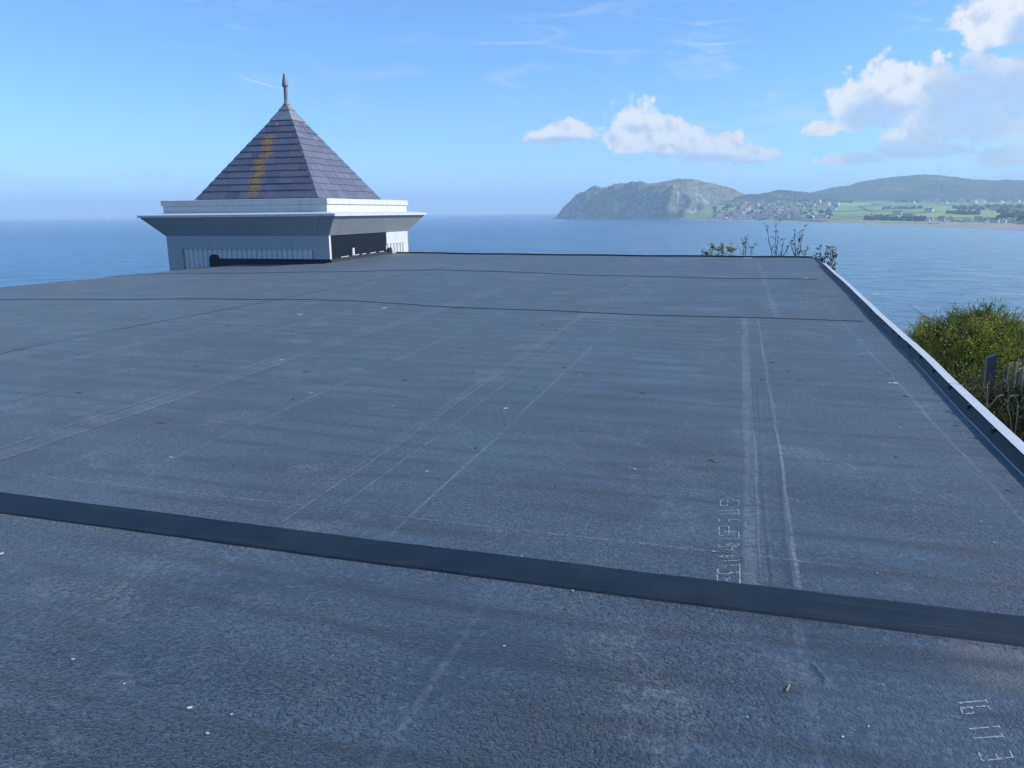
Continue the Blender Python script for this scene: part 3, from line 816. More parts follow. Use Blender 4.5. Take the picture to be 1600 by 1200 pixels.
mb = MB(); ys = frange(-5, 28.3, 0.3); v_ = []
for y in ys:
    for (dx_, z) in ((-0.012, 0.004), (0.004, 0.022), (0.02, 0.062), (0.03, 0.068), (0.10, 0.062), (0.105, -0.25)): v_.append(edge_p(y, dx_, z * (1 if y < 24.3 or z < 0 else 0.35)))
mb.add(v_, [(i * 6 + j, i * 6 + j + 1, (i + 1) * 6 + j + 1, (i + 1) * 6 + j) for i in range(len(ys) - 1) for j in range(5)])
bpart('kerb_upstand', mb, M['lap'], False)
y = -4.9
while y < 24.0:
    y1 = min(y + random.choice((2.4, 2.5, 2.45)), 24.2); mb = MB()
    ja, jb = random.uniform(-0.006, 0.006), random.uniform(-0.006, 0.006); za = random.uniform(0, 0.004)
    prof = ((0.026, 0.071), (0.104, 0.066), (0.108, 0.0), (0.112, 0.0), (0.109, 0.071), (0.022, 0.077))
    v_ = [edge_p(yy, dx_ + jj, z + za) for (yy, jj) in ((y, ja), ((y + y1) / 2, (ja + jb) / 2 + 0.004), (y1 - 0.006, jb)) for (dx_, z) in prof]
    mb.add(v_, [(i * 6 + j, i * 6 + (j + 1) % 6, (i + 1) * 6 + (j + 1) % 6, (i + 1) * 6 + j) for i in range(2) for j in range(6)] + [tuple(reversed(range(6))), tuple(range(12, 18))])
    bpart('edge_trim', mb, M['trim']); y = y1
for (x, yp) in [(1385, 517), (1397, 526), (1413, 541), (1430, 558), (1453, 580), (1482, 606), (1515, 636), (1555, 673), (1350, 484), (1330, 463), (1312, 444), (1300, 431)]:
    yy = on_z(x, yp, 0.06).y; mb = MB()
    p = edge_p(yy, 0.012, 0.045); mb.box(p.x - 0.004, p.x + 0.012, p.y - 0.025, p.y + 0.025, p.z - 0.006, p.z + 0.034)
    bpart('trim_clip', mb, M['black'])
bpart('sealant_line', ribbon([(lerp_tab(EDGE_R, y_) - 0.022, y_) for y_ in frange(3.0, 9.2, 0.4)], 0.008, 0.003, False), M['trim'])
# far edge batten in black, following the falls
mb = MB(); xs_ = frange(-13.15, 2.47, 0.4); v_ = []
for x in xs_:
    Y = far_y(x); z = roof_z(x, Y)
    v_ += [(x, Y - 0.02, z - 0.01), (x, Y - 0.02, z + 0.045), (x, Y + 0.06, z + 0.05), (x, Y + 0.06, z - 0.3)]
mb.add(v_, [(i * 4 + j, i * 4 + (j + 1) % 4, (i + 1) * 4 + (j + 1) % 4, (i + 1) * 4 + j) for i in range(len(xs_) - 1) for j in range(4)] + [(0, 1, 2, 3), tuple(len(v_) - 4 + i for i in (3, 2, 1, 0))])
bpart('edge_batten', mb, M['black'])
mb = MB(); ys = frange(-5, 23.0, 0.5); v_ = []
for y in ys:
    X = lerp_tab(EDGE_L, y); z = roof_z(X, y)
    v_ += [(X + 0.05, y, z + 0.002), (X + 0.04, y, z + 0.012), (X - 0.06, y, z + 0.012), (X - 0.065, y, z - 0.2)]
mb.add(v_, [(i * 4 + j, i * 4 + (j + 1) % 4, (i + 1) * 4 + (j + 1) % 4, (i + 1) * 4 + j) for i in range(len(ys) - 1) for j in range(4)])
bpart('verge_edge', mb, M['strip'])

# ------------------------------------------------------------------ turret
TB = -3.4
tur = empty('roof_turret', (TXc, TYc, TB), 'square white turret with slate pyramid roof and spike finial at roof corner', 'turret')


def tpart(name, mb_, mat, parent=None, smooth=False):
    off = Vector((TXc, TYc, TB))
    mb_.v = [v - off for v in mb_.v]
    return mb_.build(name, mat, parent or tur, smooth)


XL, XR, YF, YB = TXc - TH, TXc + TH, TYc - TH, TYc + TH
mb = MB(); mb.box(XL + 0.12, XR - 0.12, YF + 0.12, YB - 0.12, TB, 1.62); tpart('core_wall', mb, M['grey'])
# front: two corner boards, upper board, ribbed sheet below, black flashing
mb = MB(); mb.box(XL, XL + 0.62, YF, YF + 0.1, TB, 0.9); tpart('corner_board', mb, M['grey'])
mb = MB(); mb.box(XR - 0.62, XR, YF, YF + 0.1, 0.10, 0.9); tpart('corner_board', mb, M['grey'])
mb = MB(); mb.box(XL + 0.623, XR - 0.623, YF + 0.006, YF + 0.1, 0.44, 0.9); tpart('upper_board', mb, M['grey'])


def ribbed(along, x0, x1, plane, z0f, z1, out, step=0.20):
    """trapezoidal profile sheet; z0f gives the foot height at a position"""
    mb_ = MB(); prof = []; x = x0
    while x < x1 - 0.01:
        for f_, h_ in ((0.0, 0.0), (0.34, 0.0), (0.42, 0.05), (0.92, 0.05)):
            xx = min(x1, x + step * f_); prof.append((xx, h_))
        x += step
    prof.append((x1, 0.0)); v_ = []
    for (xx, h_) in prof:
        for z in (z0f(xx), z1):
            v_.append((xx, plane + out * h_, z) if along == 'x' else (plane + out * h_, xx, z))
    mb_.add(v_, [(2 * i, 2 * i + 2, 2 * i + 3, 2 * i + 1) for i in range(len(prof) - 1)]); return mb_


notch_x = on_y(329, 410, YF).x
tpart('ribbed_sheet', ribbed('x', XL + 0.625, XR - 0.625, YF + 0.075, lambda x: -1.0 if x < notch_x else 0.10, 0.452, -1), M['corr'])
mb = MB(); mb.box(notch_x, XR + 0.02, YF - 0.03, YF + 0.095, -0.6, 0.115); tpart('flashing', mb, M['black'])
mb = MB(); r = 0.17
pf = [(notch_x, -0.6), (notch_x + 0.36, -0.6), (notch_x + 0.36, 0.14), (notch_x + 0.33, 0.2), (notch_x + 0.26, 0.245), (notch_x + 0.16, 0.26), (notch_x + 0.07, 0.235), (notch_x + 0.015, 0.18), (notch_x, 0.1)]
k_ = len(pf); mb.add([(x, YF - 0.05, z) for x, z in pf] + [(x, YF + 0.03, z) for x, z in pf], [tuple(range(k_)), tuple(reversed(range(k_, 2 * k_)))] + [(i, k_ + i, k_ + (i + 1) % k_, (i + 1) % k_) for i in range(k_)])
tpart('flashing_hump', mb, M['black'])
# right side: white corner edge, dark boarded opening in three boards, white board and ribbed sheet behind
PY = on_x(604, 375, XR).y
mb = MB(); mb.box(XR - 0.1, XR + 0.004, YF + 0.003, YF + 0.12, -0.05, 0.9); tpart('corner_edge', mb, M['white'])
yy = YF + 0.122
for wdt in (1.75, 1.5, PY - yy - 3.256):
    mb = MB(); mb.box(XR - 0.1, XR - 0.02 - random.uniform(0, 0.004), yy, yy + wdt - 0.004, -0.2, 0.9); tpart('dark_board', mb, M['darkpanel']); yy += wdt
mb = MB(); mb.box(XR - 0.1, XR, PY, YB, 0.44, 0.9); tpart('upper_board', mb, M['white'])
mb = MB(); mb.box(XR - 0.1, XR + 0.003, YB - 0.5, YB, TB, 0.436); tpart('corner_board', mb, M['white'])
tpart('ribbed_sheet', ribbed('y', PY, YB - 0.5, XR - 0.05, lambda y_: -0.6, 0.445, 1, 0.30), M['white'])
mb = MB(); v_ = []
for y_ in frange(YF - 0.03, PY + 0.3, 0.25):
    z = roof_z(XR + 0.1, y_); v_ += [(XR - 0.03, y_, z - 0.2), (XR - 0.03, y_, z + 0.11), (XR + 0.025, y_, z + 0.09), (XR + 0.09, y_, z + 0.004)]
mb.add(v_, [(i * 4 + j, (i + 1) * 4 + j, (i + 1) * 4 + j + 1, i * 4 + j + 1) for i in range(len(v_) // 4 - 1) for j in range(3)])
tpart('flashing', mb, M['black'])
mb = MB(); y0 = PY + 0.02
pf = [(y0, -0.3), (y0 + 0.34, -0.3), (y0 + 0.34, 0.14), (y0 + 0.28, 0.27), (y0 + 0.17, 0.31), (y0 + 0.06, 0.27), (y0, 0.14)]
k_ = len(pf); mb.add([(XR - 0.02, y_, z) for y_, z in pf] + [(XR + 0.07, y_, z) for y_, z in pf], [tuple(reversed(range(k_))), tuple(range(k_, 2 * k_))] + [(i, (i + 1) % k_, k_ + (i + 1) % k_, k_ + i) for i in range(k_)])
tpart('flashing_hump', mb, M['black'])
for (a, b_, h_) in ((24.2, 24.75, 0.02), (25.05, 25.2, 0.26), (25.0, 25.55, 0.02), (25.75, 26.1, 0.018), (26.4, 26.9, 0.018), (27.2, 27.6, 0.016)):
    z = roof_z(XR + 0.1, a) + 0.112; mb = MB(); mb.hexa([(XR - 0.018, a, z), (XR + 0.008, a, z), (XR + 0.008, b_, z + 0.01), (XR - 0.018, b_, z + 0.01)], [(XR - 0.018, a, z + h_), (XR + 0.008, a, z + h_), (XR + 0.008, b_, z + h_ + 0.012), (XR - 0.018, b_, z + h_ + 0.012)])
    tpart('white_batten', mb, M['white'])
# left and back walls
mb = MB(); mb.box(XL, XL + 0.1, YF + 0.103, YB - 0.003, TB, 0.9); tpart('side_board', mb, M['white'])
mb = MB(); mb.box(XL + 0.103, XR - 0.103, YB - 0.1, YB - 0.003, TB, 0.9); tpart('back_board', mb, M['white'])
# cove below the eaves, in panels with mitred ends; eave lip; fascia; deck
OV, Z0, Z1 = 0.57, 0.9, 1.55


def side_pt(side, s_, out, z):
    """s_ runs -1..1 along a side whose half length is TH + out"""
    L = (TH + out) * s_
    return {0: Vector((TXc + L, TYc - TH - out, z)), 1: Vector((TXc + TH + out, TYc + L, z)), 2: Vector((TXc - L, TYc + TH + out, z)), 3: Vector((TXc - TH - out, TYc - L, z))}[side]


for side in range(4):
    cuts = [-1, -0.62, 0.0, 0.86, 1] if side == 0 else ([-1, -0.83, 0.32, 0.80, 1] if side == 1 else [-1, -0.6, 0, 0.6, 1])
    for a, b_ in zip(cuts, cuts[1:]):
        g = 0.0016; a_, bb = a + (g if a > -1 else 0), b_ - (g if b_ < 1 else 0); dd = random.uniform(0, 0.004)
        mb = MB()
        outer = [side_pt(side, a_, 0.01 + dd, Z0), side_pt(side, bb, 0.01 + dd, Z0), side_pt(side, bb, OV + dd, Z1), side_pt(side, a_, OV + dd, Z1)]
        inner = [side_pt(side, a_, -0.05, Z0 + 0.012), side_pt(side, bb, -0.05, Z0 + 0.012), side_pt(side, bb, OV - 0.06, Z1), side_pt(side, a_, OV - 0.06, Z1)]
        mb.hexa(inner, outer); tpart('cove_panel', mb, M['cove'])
    lips = [-1, -0.45, 1] if side in (0, 1) else [-1, 1]
    for a, b_ in zip(lips, lips[1:]):
        mb = MB(); o1, o0 = OV + 0.05, OV - 0.12; a_, bb = a + (0.001 if a > -1 else 0), b_ - (0.001 if b_ < 1 else 0)
        mb.hexa([side_pt(side, a_, o0, Z1 - 0.004), side_pt(side, bb, o0, Z1 - 0.004), side_pt(side, bb, o1, Z1 - 0.01), side_pt(side, a_, o1, Z1 - 0.01)],
                [side_pt(side, a_, o0, Z1 + 0.085), side_pt(side, bb, o0, Z1 + 0.085), side_pt(side, bb, o1, Z1 + 0.068), side_pt(side, a_, o1, Z1 + 0.068)])
        tpart('eave_lip', mb, M['white'])
    mb = MB(); mb.hexa([side_pt(side, -1, -0.1, 1.60), side_pt(side, 1, -0.1, 1.60), side_pt(side, 1, OV - 0.1, 1.58), side_pt(side, -1, OV - 0.1, 1.58)],
                       [side_pt(side, -1, -0.1, 1.70), side_pt(side, 1, -0.1, 1.70), side_pt(side, 1, OV - 0.1, 1.638), side_pt(side, -1, OV - 0.1, 1.638)])
    tpart('eave_cover', mb, M['white'])
    fc = [-1, -0.5, 1] if side == 0 else [-1, 1]
    mb = MB(); mb.hexa([side_pt(side, -1, -0.12, 1.66), side_pt(side, 1, -0.12, 1.66), side_pt(side, 1, 0.0, 1.66), side_pt(side, -1, 0.0, 1.66)],
                       [side_pt(side, -1, -0.12, 1.93), side_pt(side, 1, -0.12, 1.93), side_pt(side, 1, 0.0, 1.93), side_pt(side, -1, 0.0, 1.93)])
    tpart('fascia', mb, M['white'])
    for a, b_ in zip(fc, fc[1:]):
        a_, bb = a + (0.001 if a > -1 else 0), b_ - (0.001 if b_ < 1 else 0)
        mb = MB(); mb.hexa([side_pt(side, a_, -0.12, 1.934), side_pt(side, bb, -0.12, 1.934), side_pt(side, bb, 0.045, 1.934), side_pt(side, a_, 0.045, 1.934)],
                           [side_pt(side, a_, -0.12, 2.13), side_pt(side, bb, -0.12, 2.13), side_pt(side, bb, 0.045, 2.118), side_pt(side, a_, 0.045, 2.118)])
        tpart('fascia_cap', mb, M['white'])
mb = MB(); mb.box(TXc - TH + 0.1, TXc + TH - 0.1, TYc - TH + 0.1, TYc + TH - 0.1, 2.06, 2.122); tpart('deck', mb, M['lead'])

# pyramid: a solid core, then every slate on it
core = MB(); core.add([(TXc - PH, TYc - PH, ZB - 0.07), (TXc + PH, TYc - PH, ZB - 0.07), (TXc + PH, TYc + PH, ZB - 0.07), (TXc - PH, TYc + PH, ZB - 0.07), (TXc, TYc, ZA - 0.06)],
                      [(3, 2, 1, 0), (0, 1, 4), (1, 2, 4), (2, 3, 4), (3, 0, 4)])
proof = tpart('slate_roof', core, M['slate'])
SL = math.hypot(PH, ZA - ZB); NC = 14; G = SL / (NC + 0.55)
for side in range(4):
    rot = Matrix.Rotation(side * math.pi / 2, 3, 'Z')
    up = Vector((0, PH, ZA - ZB)).normalized(); nrm = Vector((0, -(ZA - ZB), PH)).normalized()
    for ci in range(NC - 2):
        t0, t1 = ci * G - (0.05 if ci == 0 else 0.0), (ci + 1) * G + 0.05
        w0, w1 = PH * (1 - t0 / SL), PH * (1 - t1 / SL)
        s_ = -w0 + (0.0 if ci % 2 else 0.24) - 0.5; cut = [-w0]
        while s_ < w0:
            if s_ > -w0 + 0.12 and s_ < w0 - 0.12: cut.append(s_)
            s_ += random.uniform(0.44, 0.58)
        cut.append(w0)
        for a, b_ in zip(cut, cut[1:]):
            gp = 0.006; a_, bb = a + gp * (a > -w0 + 1e-6), b_ - gp * (b_ < w0 - 1e-6)
            jt = random.uniform(-0.006, 0.006); lift = 0.030 + random.uniform(0, 0.008); th = 0.013
            def P(s0, t_, h_): return Vector((TXc, TYc, 0)) + rot @ (Vector((s0, -PH, ZB)) + up * t_ + nrm * h_)
            ta = max(-w1, min(w1, a_)); tb = max(-w1, min(w1, bb))
            if a <= -w0 + 1e-6: ta = max(ta, -w1)
            bot = [P(a_, t0 + jt, lift - th), P(bb, t0 + jt, lift - th), P(tb, t1, 0.002), P(ta, t1, 0.002)]
            top = [P(a_, t0 + jt, lift), P(bb, t0 + jt, lift), P(tb, t1, 0.010), P(ta, t1, 0.010)]
            mb = MB(); mb.hexa(bot, top); off = Vector((TXc, TYc, TB)); mb.v = [v - off for v in mb.v]
            mb.build('slate', M['slate'], proof)
# lead cap in two stepped skirts, finial
for (ta, tb, h_) in (((NC - 2) * G - 0.04, SL * 0.945, 0.034), (SL * 0.925, SL * 0.988, 0.052)):
    mb = MB(); f0, f1 = 1 - ta / SL, 1 - tb / SL
    za, zb_ = ZB + (ZA - ZB) * ta / SL + h_ * 0.6, ZB + (ZA - ZB) * tb / SL + h_ * 0.6
    q0, q1 = PH * f0 + h_ * 0.9, PH * f1 + h_ * 0.9
    mb.hexa([(TXc - q0, TYc - q0, za), (TXc + q0, TYc - q0, za), (TXc + q0, TYc + q0, za), (TXc - q0, TYc + q0, za)], [(TXc - q1, TYc - q1, zb_), (TXc + q1, TYc - q1, zb_), (TXc + q1, TYc + q1, zb_), (TXc - q1, TYc + q1, zb_)])
    tpart('lead_cap', mb, M['lead'])
mb = MB(); mb.lathe([(0.10, ZA - 0.10), (0.135, ZA - 0.03), (0.12, ZA + 0.01), (0.085, ZA + 0.04), (0.078, ZA + 0.1), (0.07, ZA + 0.58), (0.08, ZA + 0.60)], (TXc, TYc), 14)
fin = tpart('finial', mb, M['finial'], None, True)
mb = MB(); mb.lathe([(0.08, ZA + 0.595), (0.115, ZA + 0.63), (0.12, ZA + 0.67), (0.108, ZA + 0.74), (0.09, ZA + 0.86), (0.062, ZA + 1.0), (0.035, ZA + 1.07), (0.012, ZA + 1.1)], (TXc, TYc), 14)
off = Vector((TXc, TYc, TB)); mb.v = [v - off for v in mb.v]; mb.build('bud', M['finial'], fin, True)

# ------------------------------------------------------------------ plants by the roof
def leaf(mb_, p, d_, L, W):
    d_ = d_.normalized(); s_ = d_.orthogonal().normalized()
    s_ = Matrix.Rotation(random.uniform(0, 6.28), 3, d_) @ s_; nn = d_.cross(s_)
    mb_.add([p, p + d_ * L * 0.5 + s_ * W * 0.5 + nn * L * 0.08, p + d_ * L, p + d_ * L * 0.5 - s_ * W * 0.5 + nn * L * 0.08], [(0, 1, 2, 3)])


def rvec(): return Vector((random.gauss(0, 1), random.gauss(0, 1), random.gauss(0, 1))).normalized()


def sprig(name, label, tips, leafmat, nleaf, cat='shrub', group=None, lsize=0.09):
    """bare-stemmed shrub whose main stems end at given photo points (x, y, distance along Y)"""
    T = [on_y(x, y, Y) for (x, y, Y) in tips]
    cxy = sum((Vector((p.x, p.y, 0)) for p in T), Vector()) / len(T); gz = ground_z(cxy.x, cxy.y) - 0.1
    o = empty(name, (cxy.x, cxy.y, gz), label, cat, group); off = Vector((cxy.x, cxy.y, gz)); st = MB(); lf = MB()
    for p in T:
        base = Vector((cxy.x, cxy.y, gz)); fork = Vector((cxy.x + random.uniform(-.06, .06), cxy.y + random.uniform(-.05, .05), random.uniform(-0.75, -0.3)))
        mid = fork.lerp(p, 0.5) + Vector(((p.x - fork.x) * 0.25 + random.uniform(-.06, .06), random.uniform(-.1, .1), random.uniform(-0.08, 0.02)))
        pts = [base.lerp(fork, i / 3) for i in range(3)]
        for i in range(8):
            t_ = i / 7; q = fork * (1 - t_) ** 2 + mid * 2 * t_ * (1 - t_) + p * t_ * t_
            pts.append(q + Vector((mn.noise(q * 3.3), mn.noise(q * 3.7 + Vector((5, 0, 0))), 0.5 * mn.noise(q * 4.1))) * 0.07 * math.sin(math.pi * t_))
        st.tube(pts, 0.026, 0.006, 5)
        for i in range(6, 11):
            for _ in range(2):
                if random.random() < 0.7:
                    d_ = (pts[i] - pts[i - 1]).normalized() + rvec() * 0.75; d_.z = abs(d_.z); L = random.uniform(0.08, 0.24)
                    e_ = pts[i] + d_.normalized() * L; st.tube([pts[i], pts[i].lerp(e_, 0.5) + rvec() * 0.012, e_], 0.008, 0.004, 4)
                    for _ in range(nleaf): leaf(lf, e_ + rvec() * 0.05, rvec() + Vector((0, 0, 0.5)), lsize * random.uniform(0.6, 1.2), lsize * 0.55)
        for _ in range(nleaf * 2): leaf(lf, p + rvec() * 0.05, rvec() + Vector((0, 0, 0.5)), lsize * random.uniform(0.6, 1.2), lsize * 0.55)
    st.v = [v - off for v in st.v]; lf.v = [v - off for v in lf.v]
    st.build('stem', M['bark'], o); tag(lf.build('foliage', leafmat, o), kind='stuff'); return o


sprig('leafy_shrub', 'small green leafy shoots with a yellowish tuft showing over the black roof edge', [(1104, 396, 29.6), (1112, 386, 29.6), (1122, 391, 29.6), (1128, 389, 29.7), (1137, 388, 29.6), (1146, 392, 29.6)], M['leaf'], 8, lsize=0.09)
sprig('thin_shrub', 'thin upright shoot with one green leaf cluster above the black roof edge', [(1165, 373, 29.5), (1175, 388, 29.5), (1163, 380, 29.6)], M['leaf'], 4, lsize=0.08)
sprig('bare_shrub', 'bare forked dark shrub with two tall bare stems over roof edge', [(1198, 355, 29.6), (1212, 354, 29.6), (1223, 383, 29.6), (1231, 386, 29.6), (1215, 371, 29.5)], M['leaf_dark'], 2, lsize=0.08)
sprig('budding_shrub', 'budding dark shrub with steep right-leaning twigs, just inside the roof corner', [(1254, 361, 29.6), (1242, 369, 29.7), (1250, 374, 29.6), (1237, 378, 29.6), (1258, 394, 29.6)], M['leaf_dark'], 4, lsize=0.08)
sprig('corner_shrub', 'dark twiggy shrub with curled leaf tufts outside the roof corner', [(1281, 386, 27.5), (1297, 388, 27.5), (1302, 396, 27.4), (1305, 402, 27.5), (1277, 404, 27.6), (1289, 401, 27.5), (1301, 424, 26.5)], M['leaf_dark'], 5, lsize=0.09)

# hedge, brambles and paling fence beyond the right edge
def hedge(name, label, lobes, nl, mat, size, dens_stem):
    c0 = lobes[0][0]; gz = ground_z(c0.x, c0.y) - 0.1
    o = empty(name, (c0.x, c0.y, gz), label, 'bush'); off = Vector((c0.x, c0.y, gz)); lf = MB(); st = MB()
    for (c_, rx, ry, rz, share) in lobes:
        for _ in range(int(nl * share / 22)):              # ragged shoots carrying small leaves beyond the outline
            d_ = rvec(); d_.z = abs(d_.z) * 0.9 + 0.15
            a_ = c_ + Vector((d_.x * rx, d_.y * ry, d_.z * rz)) * random.uniform(0.75, 1.0)
            e_ = a_ + (d_ * 0.5 + rvec() * 0.5 + Vector((0, 0, 0.55))).normalized() * random.uniform(0.06, 0.30)
            st.tube([a_, a_.lerp(e_, 0.5) + rvec() * 0.015, e_], 0.003, 0.0015, 3)
            for q_ in range(7): leaf(lf, a_.lerp(e_, random.random()), rvec() + Vector((0, 0, 0.4)), size * random.uniform(0.5, 0.9), size * 0.35)
        for _ in range(int(nl * share)):
            d_ = rvec(); 
            if d_.z < -0.5: d_.z = -d_.z
            rad = random.random() ** 0.22
            lump = 1 + 0.42 * mn.noise(Vector((d_.x, d_.y, d_.z)) * 2.6 + c_) + 0.26 * mn.noise(d_ * 7 + c_)
            p = c_ + Vector((d_.x * rx, d_.y * ry, d_.z * rz)) * rad * lump
            if mn.noise(p * 3.4) + 0.5 * mn.noise(p * 8.0) < -0.14: continue
            leaf(lf, p, rvec() * 0.8 + d_ * 0.6 + Vector((0, 0, 0.35)), size * random.uniform(0.6, 1.3), size * 0.42)
        for _ in range(dens_stem):
            d_ = rvec(); d_.z = abs(d_.z) * 0.8 + 0.1
            e_ = c_ + Vector((d_.x * rx, d_.y * ry, d_.z * rz)) * random.uniform(0.8, 1.05); b_ = Vector((c_.x + random.uniform(-.25, .25), c_.y + random.uniform(-.25, .25), gz))
            st.tube([b_, b_.lerp(e_, 0.5) + rvec() * 0.12, e_], 0.018, 0.005, 4)
    st.v = [v - off for v in st.v]; lf.v = [v - off for v in lf.v]
    st.build('stem', M['bark'], o); tag(lf.build('foliage', mat, o), kind='stuff'); return o


def hp(x, y, D):
    v = ray(x, y); return EYE + v * (D / math.hypot(v.x, v.y))


hedge('hedge_bush', 'dense yellow-green bush beside the white roof edge, dark on its shaded side',
      [(hp(1500, 560, 12.6), 0.72, 0.8, 0.50, 0.36), (hp(1535, 528, 13.0), 0.52, 0.6, 0.34, 0.2), (hp(1470, 556, 12.9), 0.45, 0.6, 0.36, 0.16), (hp(1505, 615, 12.2), 0.75, 0.7, 0.55, 0.28)], 48000, M['leaf'], 0.04, 34)
hedge('straggling_bush', 'straggling olive-green bush growing through the paling fence',
      [(hp(1600, 556, 13.2), 0.62, 0.6, 0.25, 0.5), (hp(1645, 570, 13.2), 0.6, 0.6, 0.35, 0.5)], 9000, M['leaf_tip'], 0.05, 26)


def arching(name, label, spec, cat, mat, r0=0.008, r1=0.003):
    base0 = spec[0][0]; gz = ground_z(base0.x, base0.y)
    o = empty(name, (base0.x, base0.y, gz), label, cat); off = Vector((base0.x, base0.y, gz))
    mb_ = MB()
    for (a, m_, e_) in spec:
        pts = [a * (1 - t_) ** 2 + m_ * 2 * t_ * (1 - t_) + e_ * t_ * t_ for t_ in [i / 10 for i in range(11)]]
        pts = [p + rvec() * 0.008 for p in pts]
        mb_.tube(pts, r0, r1, 4)
    mb_.v = [v - off for v in mb_.v]; mb_.build('stem', mat, o); return o


# long bare shoots out of the top of the bush
shoots = []
for (a, m_, e_) in [((1490, 515), (1450, 500), (1420, 476)), ((1500, 520), (1480, 505), (1440, 494)), ((1520, 510), (1525, 488), (1548, 482)), ((1515, 512), (1520, 492), (1516, 480)), ((1537, 505), (1545, 480), (1550, 478)),
                    ((1550, 520), (1575, 500), (1598, 502)), ((1560, 535), (1578, 510), (1600, 505)), ((1530, 500), (1528, 485), (1520, 478)), ((1485, 510), (1490, 490), (1500, 477)), ((1555, 515), (1570, 493), (1566, 492)), ((1545, 505), (1560, 494), (1585, 496)),
                    ((1575, 540), (1590, 520), (1612, 515)), ((1510, 505), (1512, 494), (1530, 484))]:
    D = random.uniform(12.6, 13.3); g_ = hp(a[0], a[1] + 120, D); b0 = Vector((g_.x, g_.y, ground_z(g_.x, g_.y)))
    A = hp(*a, D); shoots.append((b0, b0.lerp(A, 0.6), A)); shoots.append((A, hp(*m_, D), hp(*e_, D - 0.2)))
arching('tall_shoots', 'thin bare arching shoots standing out of the top of the dense bush', shoots, 'stems', M['bark'], 0.006, 0.0035)
br = []
for _ in range(230):
    x, y = random.uniform(1495, 1640), random.uniform(600, 740); D = random.uniform(8.0, 9.2) if _ % 3 == 0 else random.uniform(9.0, 10.9)
    A = hp(x, y, D); b0 = Vector((A.x + random.uniform(-.4, .4), A.y + random.uniform(-.4, .4), ground_z(A.x, A.y)))
    e_ = A + Vector((random.uniform(-.5, .5), random.uniform(-.4, .4), random.uniform(-0.5, 0.15)))
    br.append((b0, A + Vector((0, 0, 0.55)), e_))
arching('dry_bramble', 'tangle of dry brown bramble stems below the bush', br, 'bramble', M['dry'], 0.007, 0.003)
hedge('low_undergrowth', 'dark green ivy undergrowth among the dry brambles', [(hp(1570, 700, 10.4), 0.6, 0.6, 0.45, 0.4), (hp(1640, 730, 9.6), 0.7, 0.6, 0.5, 0.3), (hp(1530, 650, 11.2), 0.5, 0.5, 0.45, 0.3), (hp(1562, 640, 9.05), 0.20, 0.22, 0.20, 0.16), (hp(1600, 672, 8.8), 0.26, 0.22, 0.22, 0.18)], 9000, M['leaf_dark'], 0.055, 20)

fA, fB = hp(1564, 612, 9.5), hp(1700, 640, 8.8)
fz0 = ground_z(fA.x, fA.y)
fence = empty('paling_fence', (fA.x, fA.y, fz0), 'weathered grey paling fence half buried in dry brambles', 'fence'); off = Vector((fA.x, fA.y, fz0))
topA, topB = hp(1564, 570, 9.5).z, hp(1700, 584, 8.8).z
NPAL = 22
for i in range(NPAL):
    t_ = i / (NPAL - 1); p = fA.lerp(fB, t_); g_ = ground_z(p.x, p.y); tz = topA + (topB - topA) * t_ + random.uniform(-0.06, 0.06)
    d_ = (fB - fA); d_.z = 0; d_.normalize(); lean = random.gauss(0, 0.04); hw = random.uniform(0.011, 0.018)
    q0 = Vector((p.x, p.y, g_)) - off; q1 = Vector((p.x, p.y, tz)) + d_ * lean - off; nn = Vector((-d_.y, d_.x, 0)) * 0.010
    mb = MB(); mb.hexa([q0 - d_ * hw - nn, q0 + d_ * hw - nn, q0 + d_ * hw + nn, q0 - d_ * hw + nn], [q1 - d_ * hw * .9 - nn, q1 + d_ * hw * .6 - nn, q1 + d_ * hw * .6 + nn, q1 - d_ * hw * .9 + nn])
    mb.build('pale', M['pale'], fence)
for dz_ in (-0.32, -1.0):
    mb = MB(); d_ = (fB - fA).normalized(); nn = Vector((-d_.y, d_.x, 0)).normalized()
    a = Vector((fA.x, fA.y, topA + dz_)) - off + nn * 0.035; b_ = Vector((fB.x, fB.y, topB + dz_)) - off + nn * 0.035
    mb.hexa([a - nn * .022, b_ - nn * .022, b_ + nn * .022, a + nn * .022], [v + Vector((0, 0, 0.07)) for v in (a - nn * .022, b_ - nn * .022, b_ + nn * .022, a + nn * .022)])
    mb.build('rail', M['pale'], fence)
pp = hp(1556, 575, 9.6); g_ = ground_z(pp.x, pp.y)
mb = MB(); tp = hp(1549, 556, 9.6); tp2 = tp - Vector((0, 0, g_)) 
b0 = Vector((pp.x + 0.05, pp.y, g_ - 0.2)); sx, sy = 0.045, 0.04
mb.hexa([b0 + Vector((a * sx, c_ * sy, 0)) for a, c_ in ((-1, -1), (1, -1), (1, 1), (-1, 1))], [tp + Vector((a * sx, c_ * sy, 0.02 * a)) for a, c_ in ((-1, -1), (1, -1), (1, 1), (-1, 1))])
mb.v = [v - off for v in mb.v]; mb.build('post', M['post'], fence)

# small litter on the felt
def litter(name, label, cat, pix, mat, r):
    P = [on_z(*p) for p in pix]; c_ = P[0]
    o_ = MB(); o_.tube([Vector((p.x - c_.x, p.y - c_.y, 0.006 + 0.003 * (i % 2))) for i, p in enumerate(P)], r, r * 0.7, 5)
    o = o_.build(name, mat); o.location = (c_.x, c_.y, roof_z(c_.x, c_.y)); tag(o, label, cat); return o


litter('yellow_twig', 'small curled yellow twig lying on the felt beside the long double seam', 'twig', [(1107, 719), (1112, 720), (1117, 723), (1122, 723)], M['leafdead'], 0.006)
litter('dead_leaf', 'tiny orange dead leaf on the felt near the blister', 'leaf', [(1229, 1083), (1232, 1077), (1234, 1073)], M['leafdead'], 0.0025)

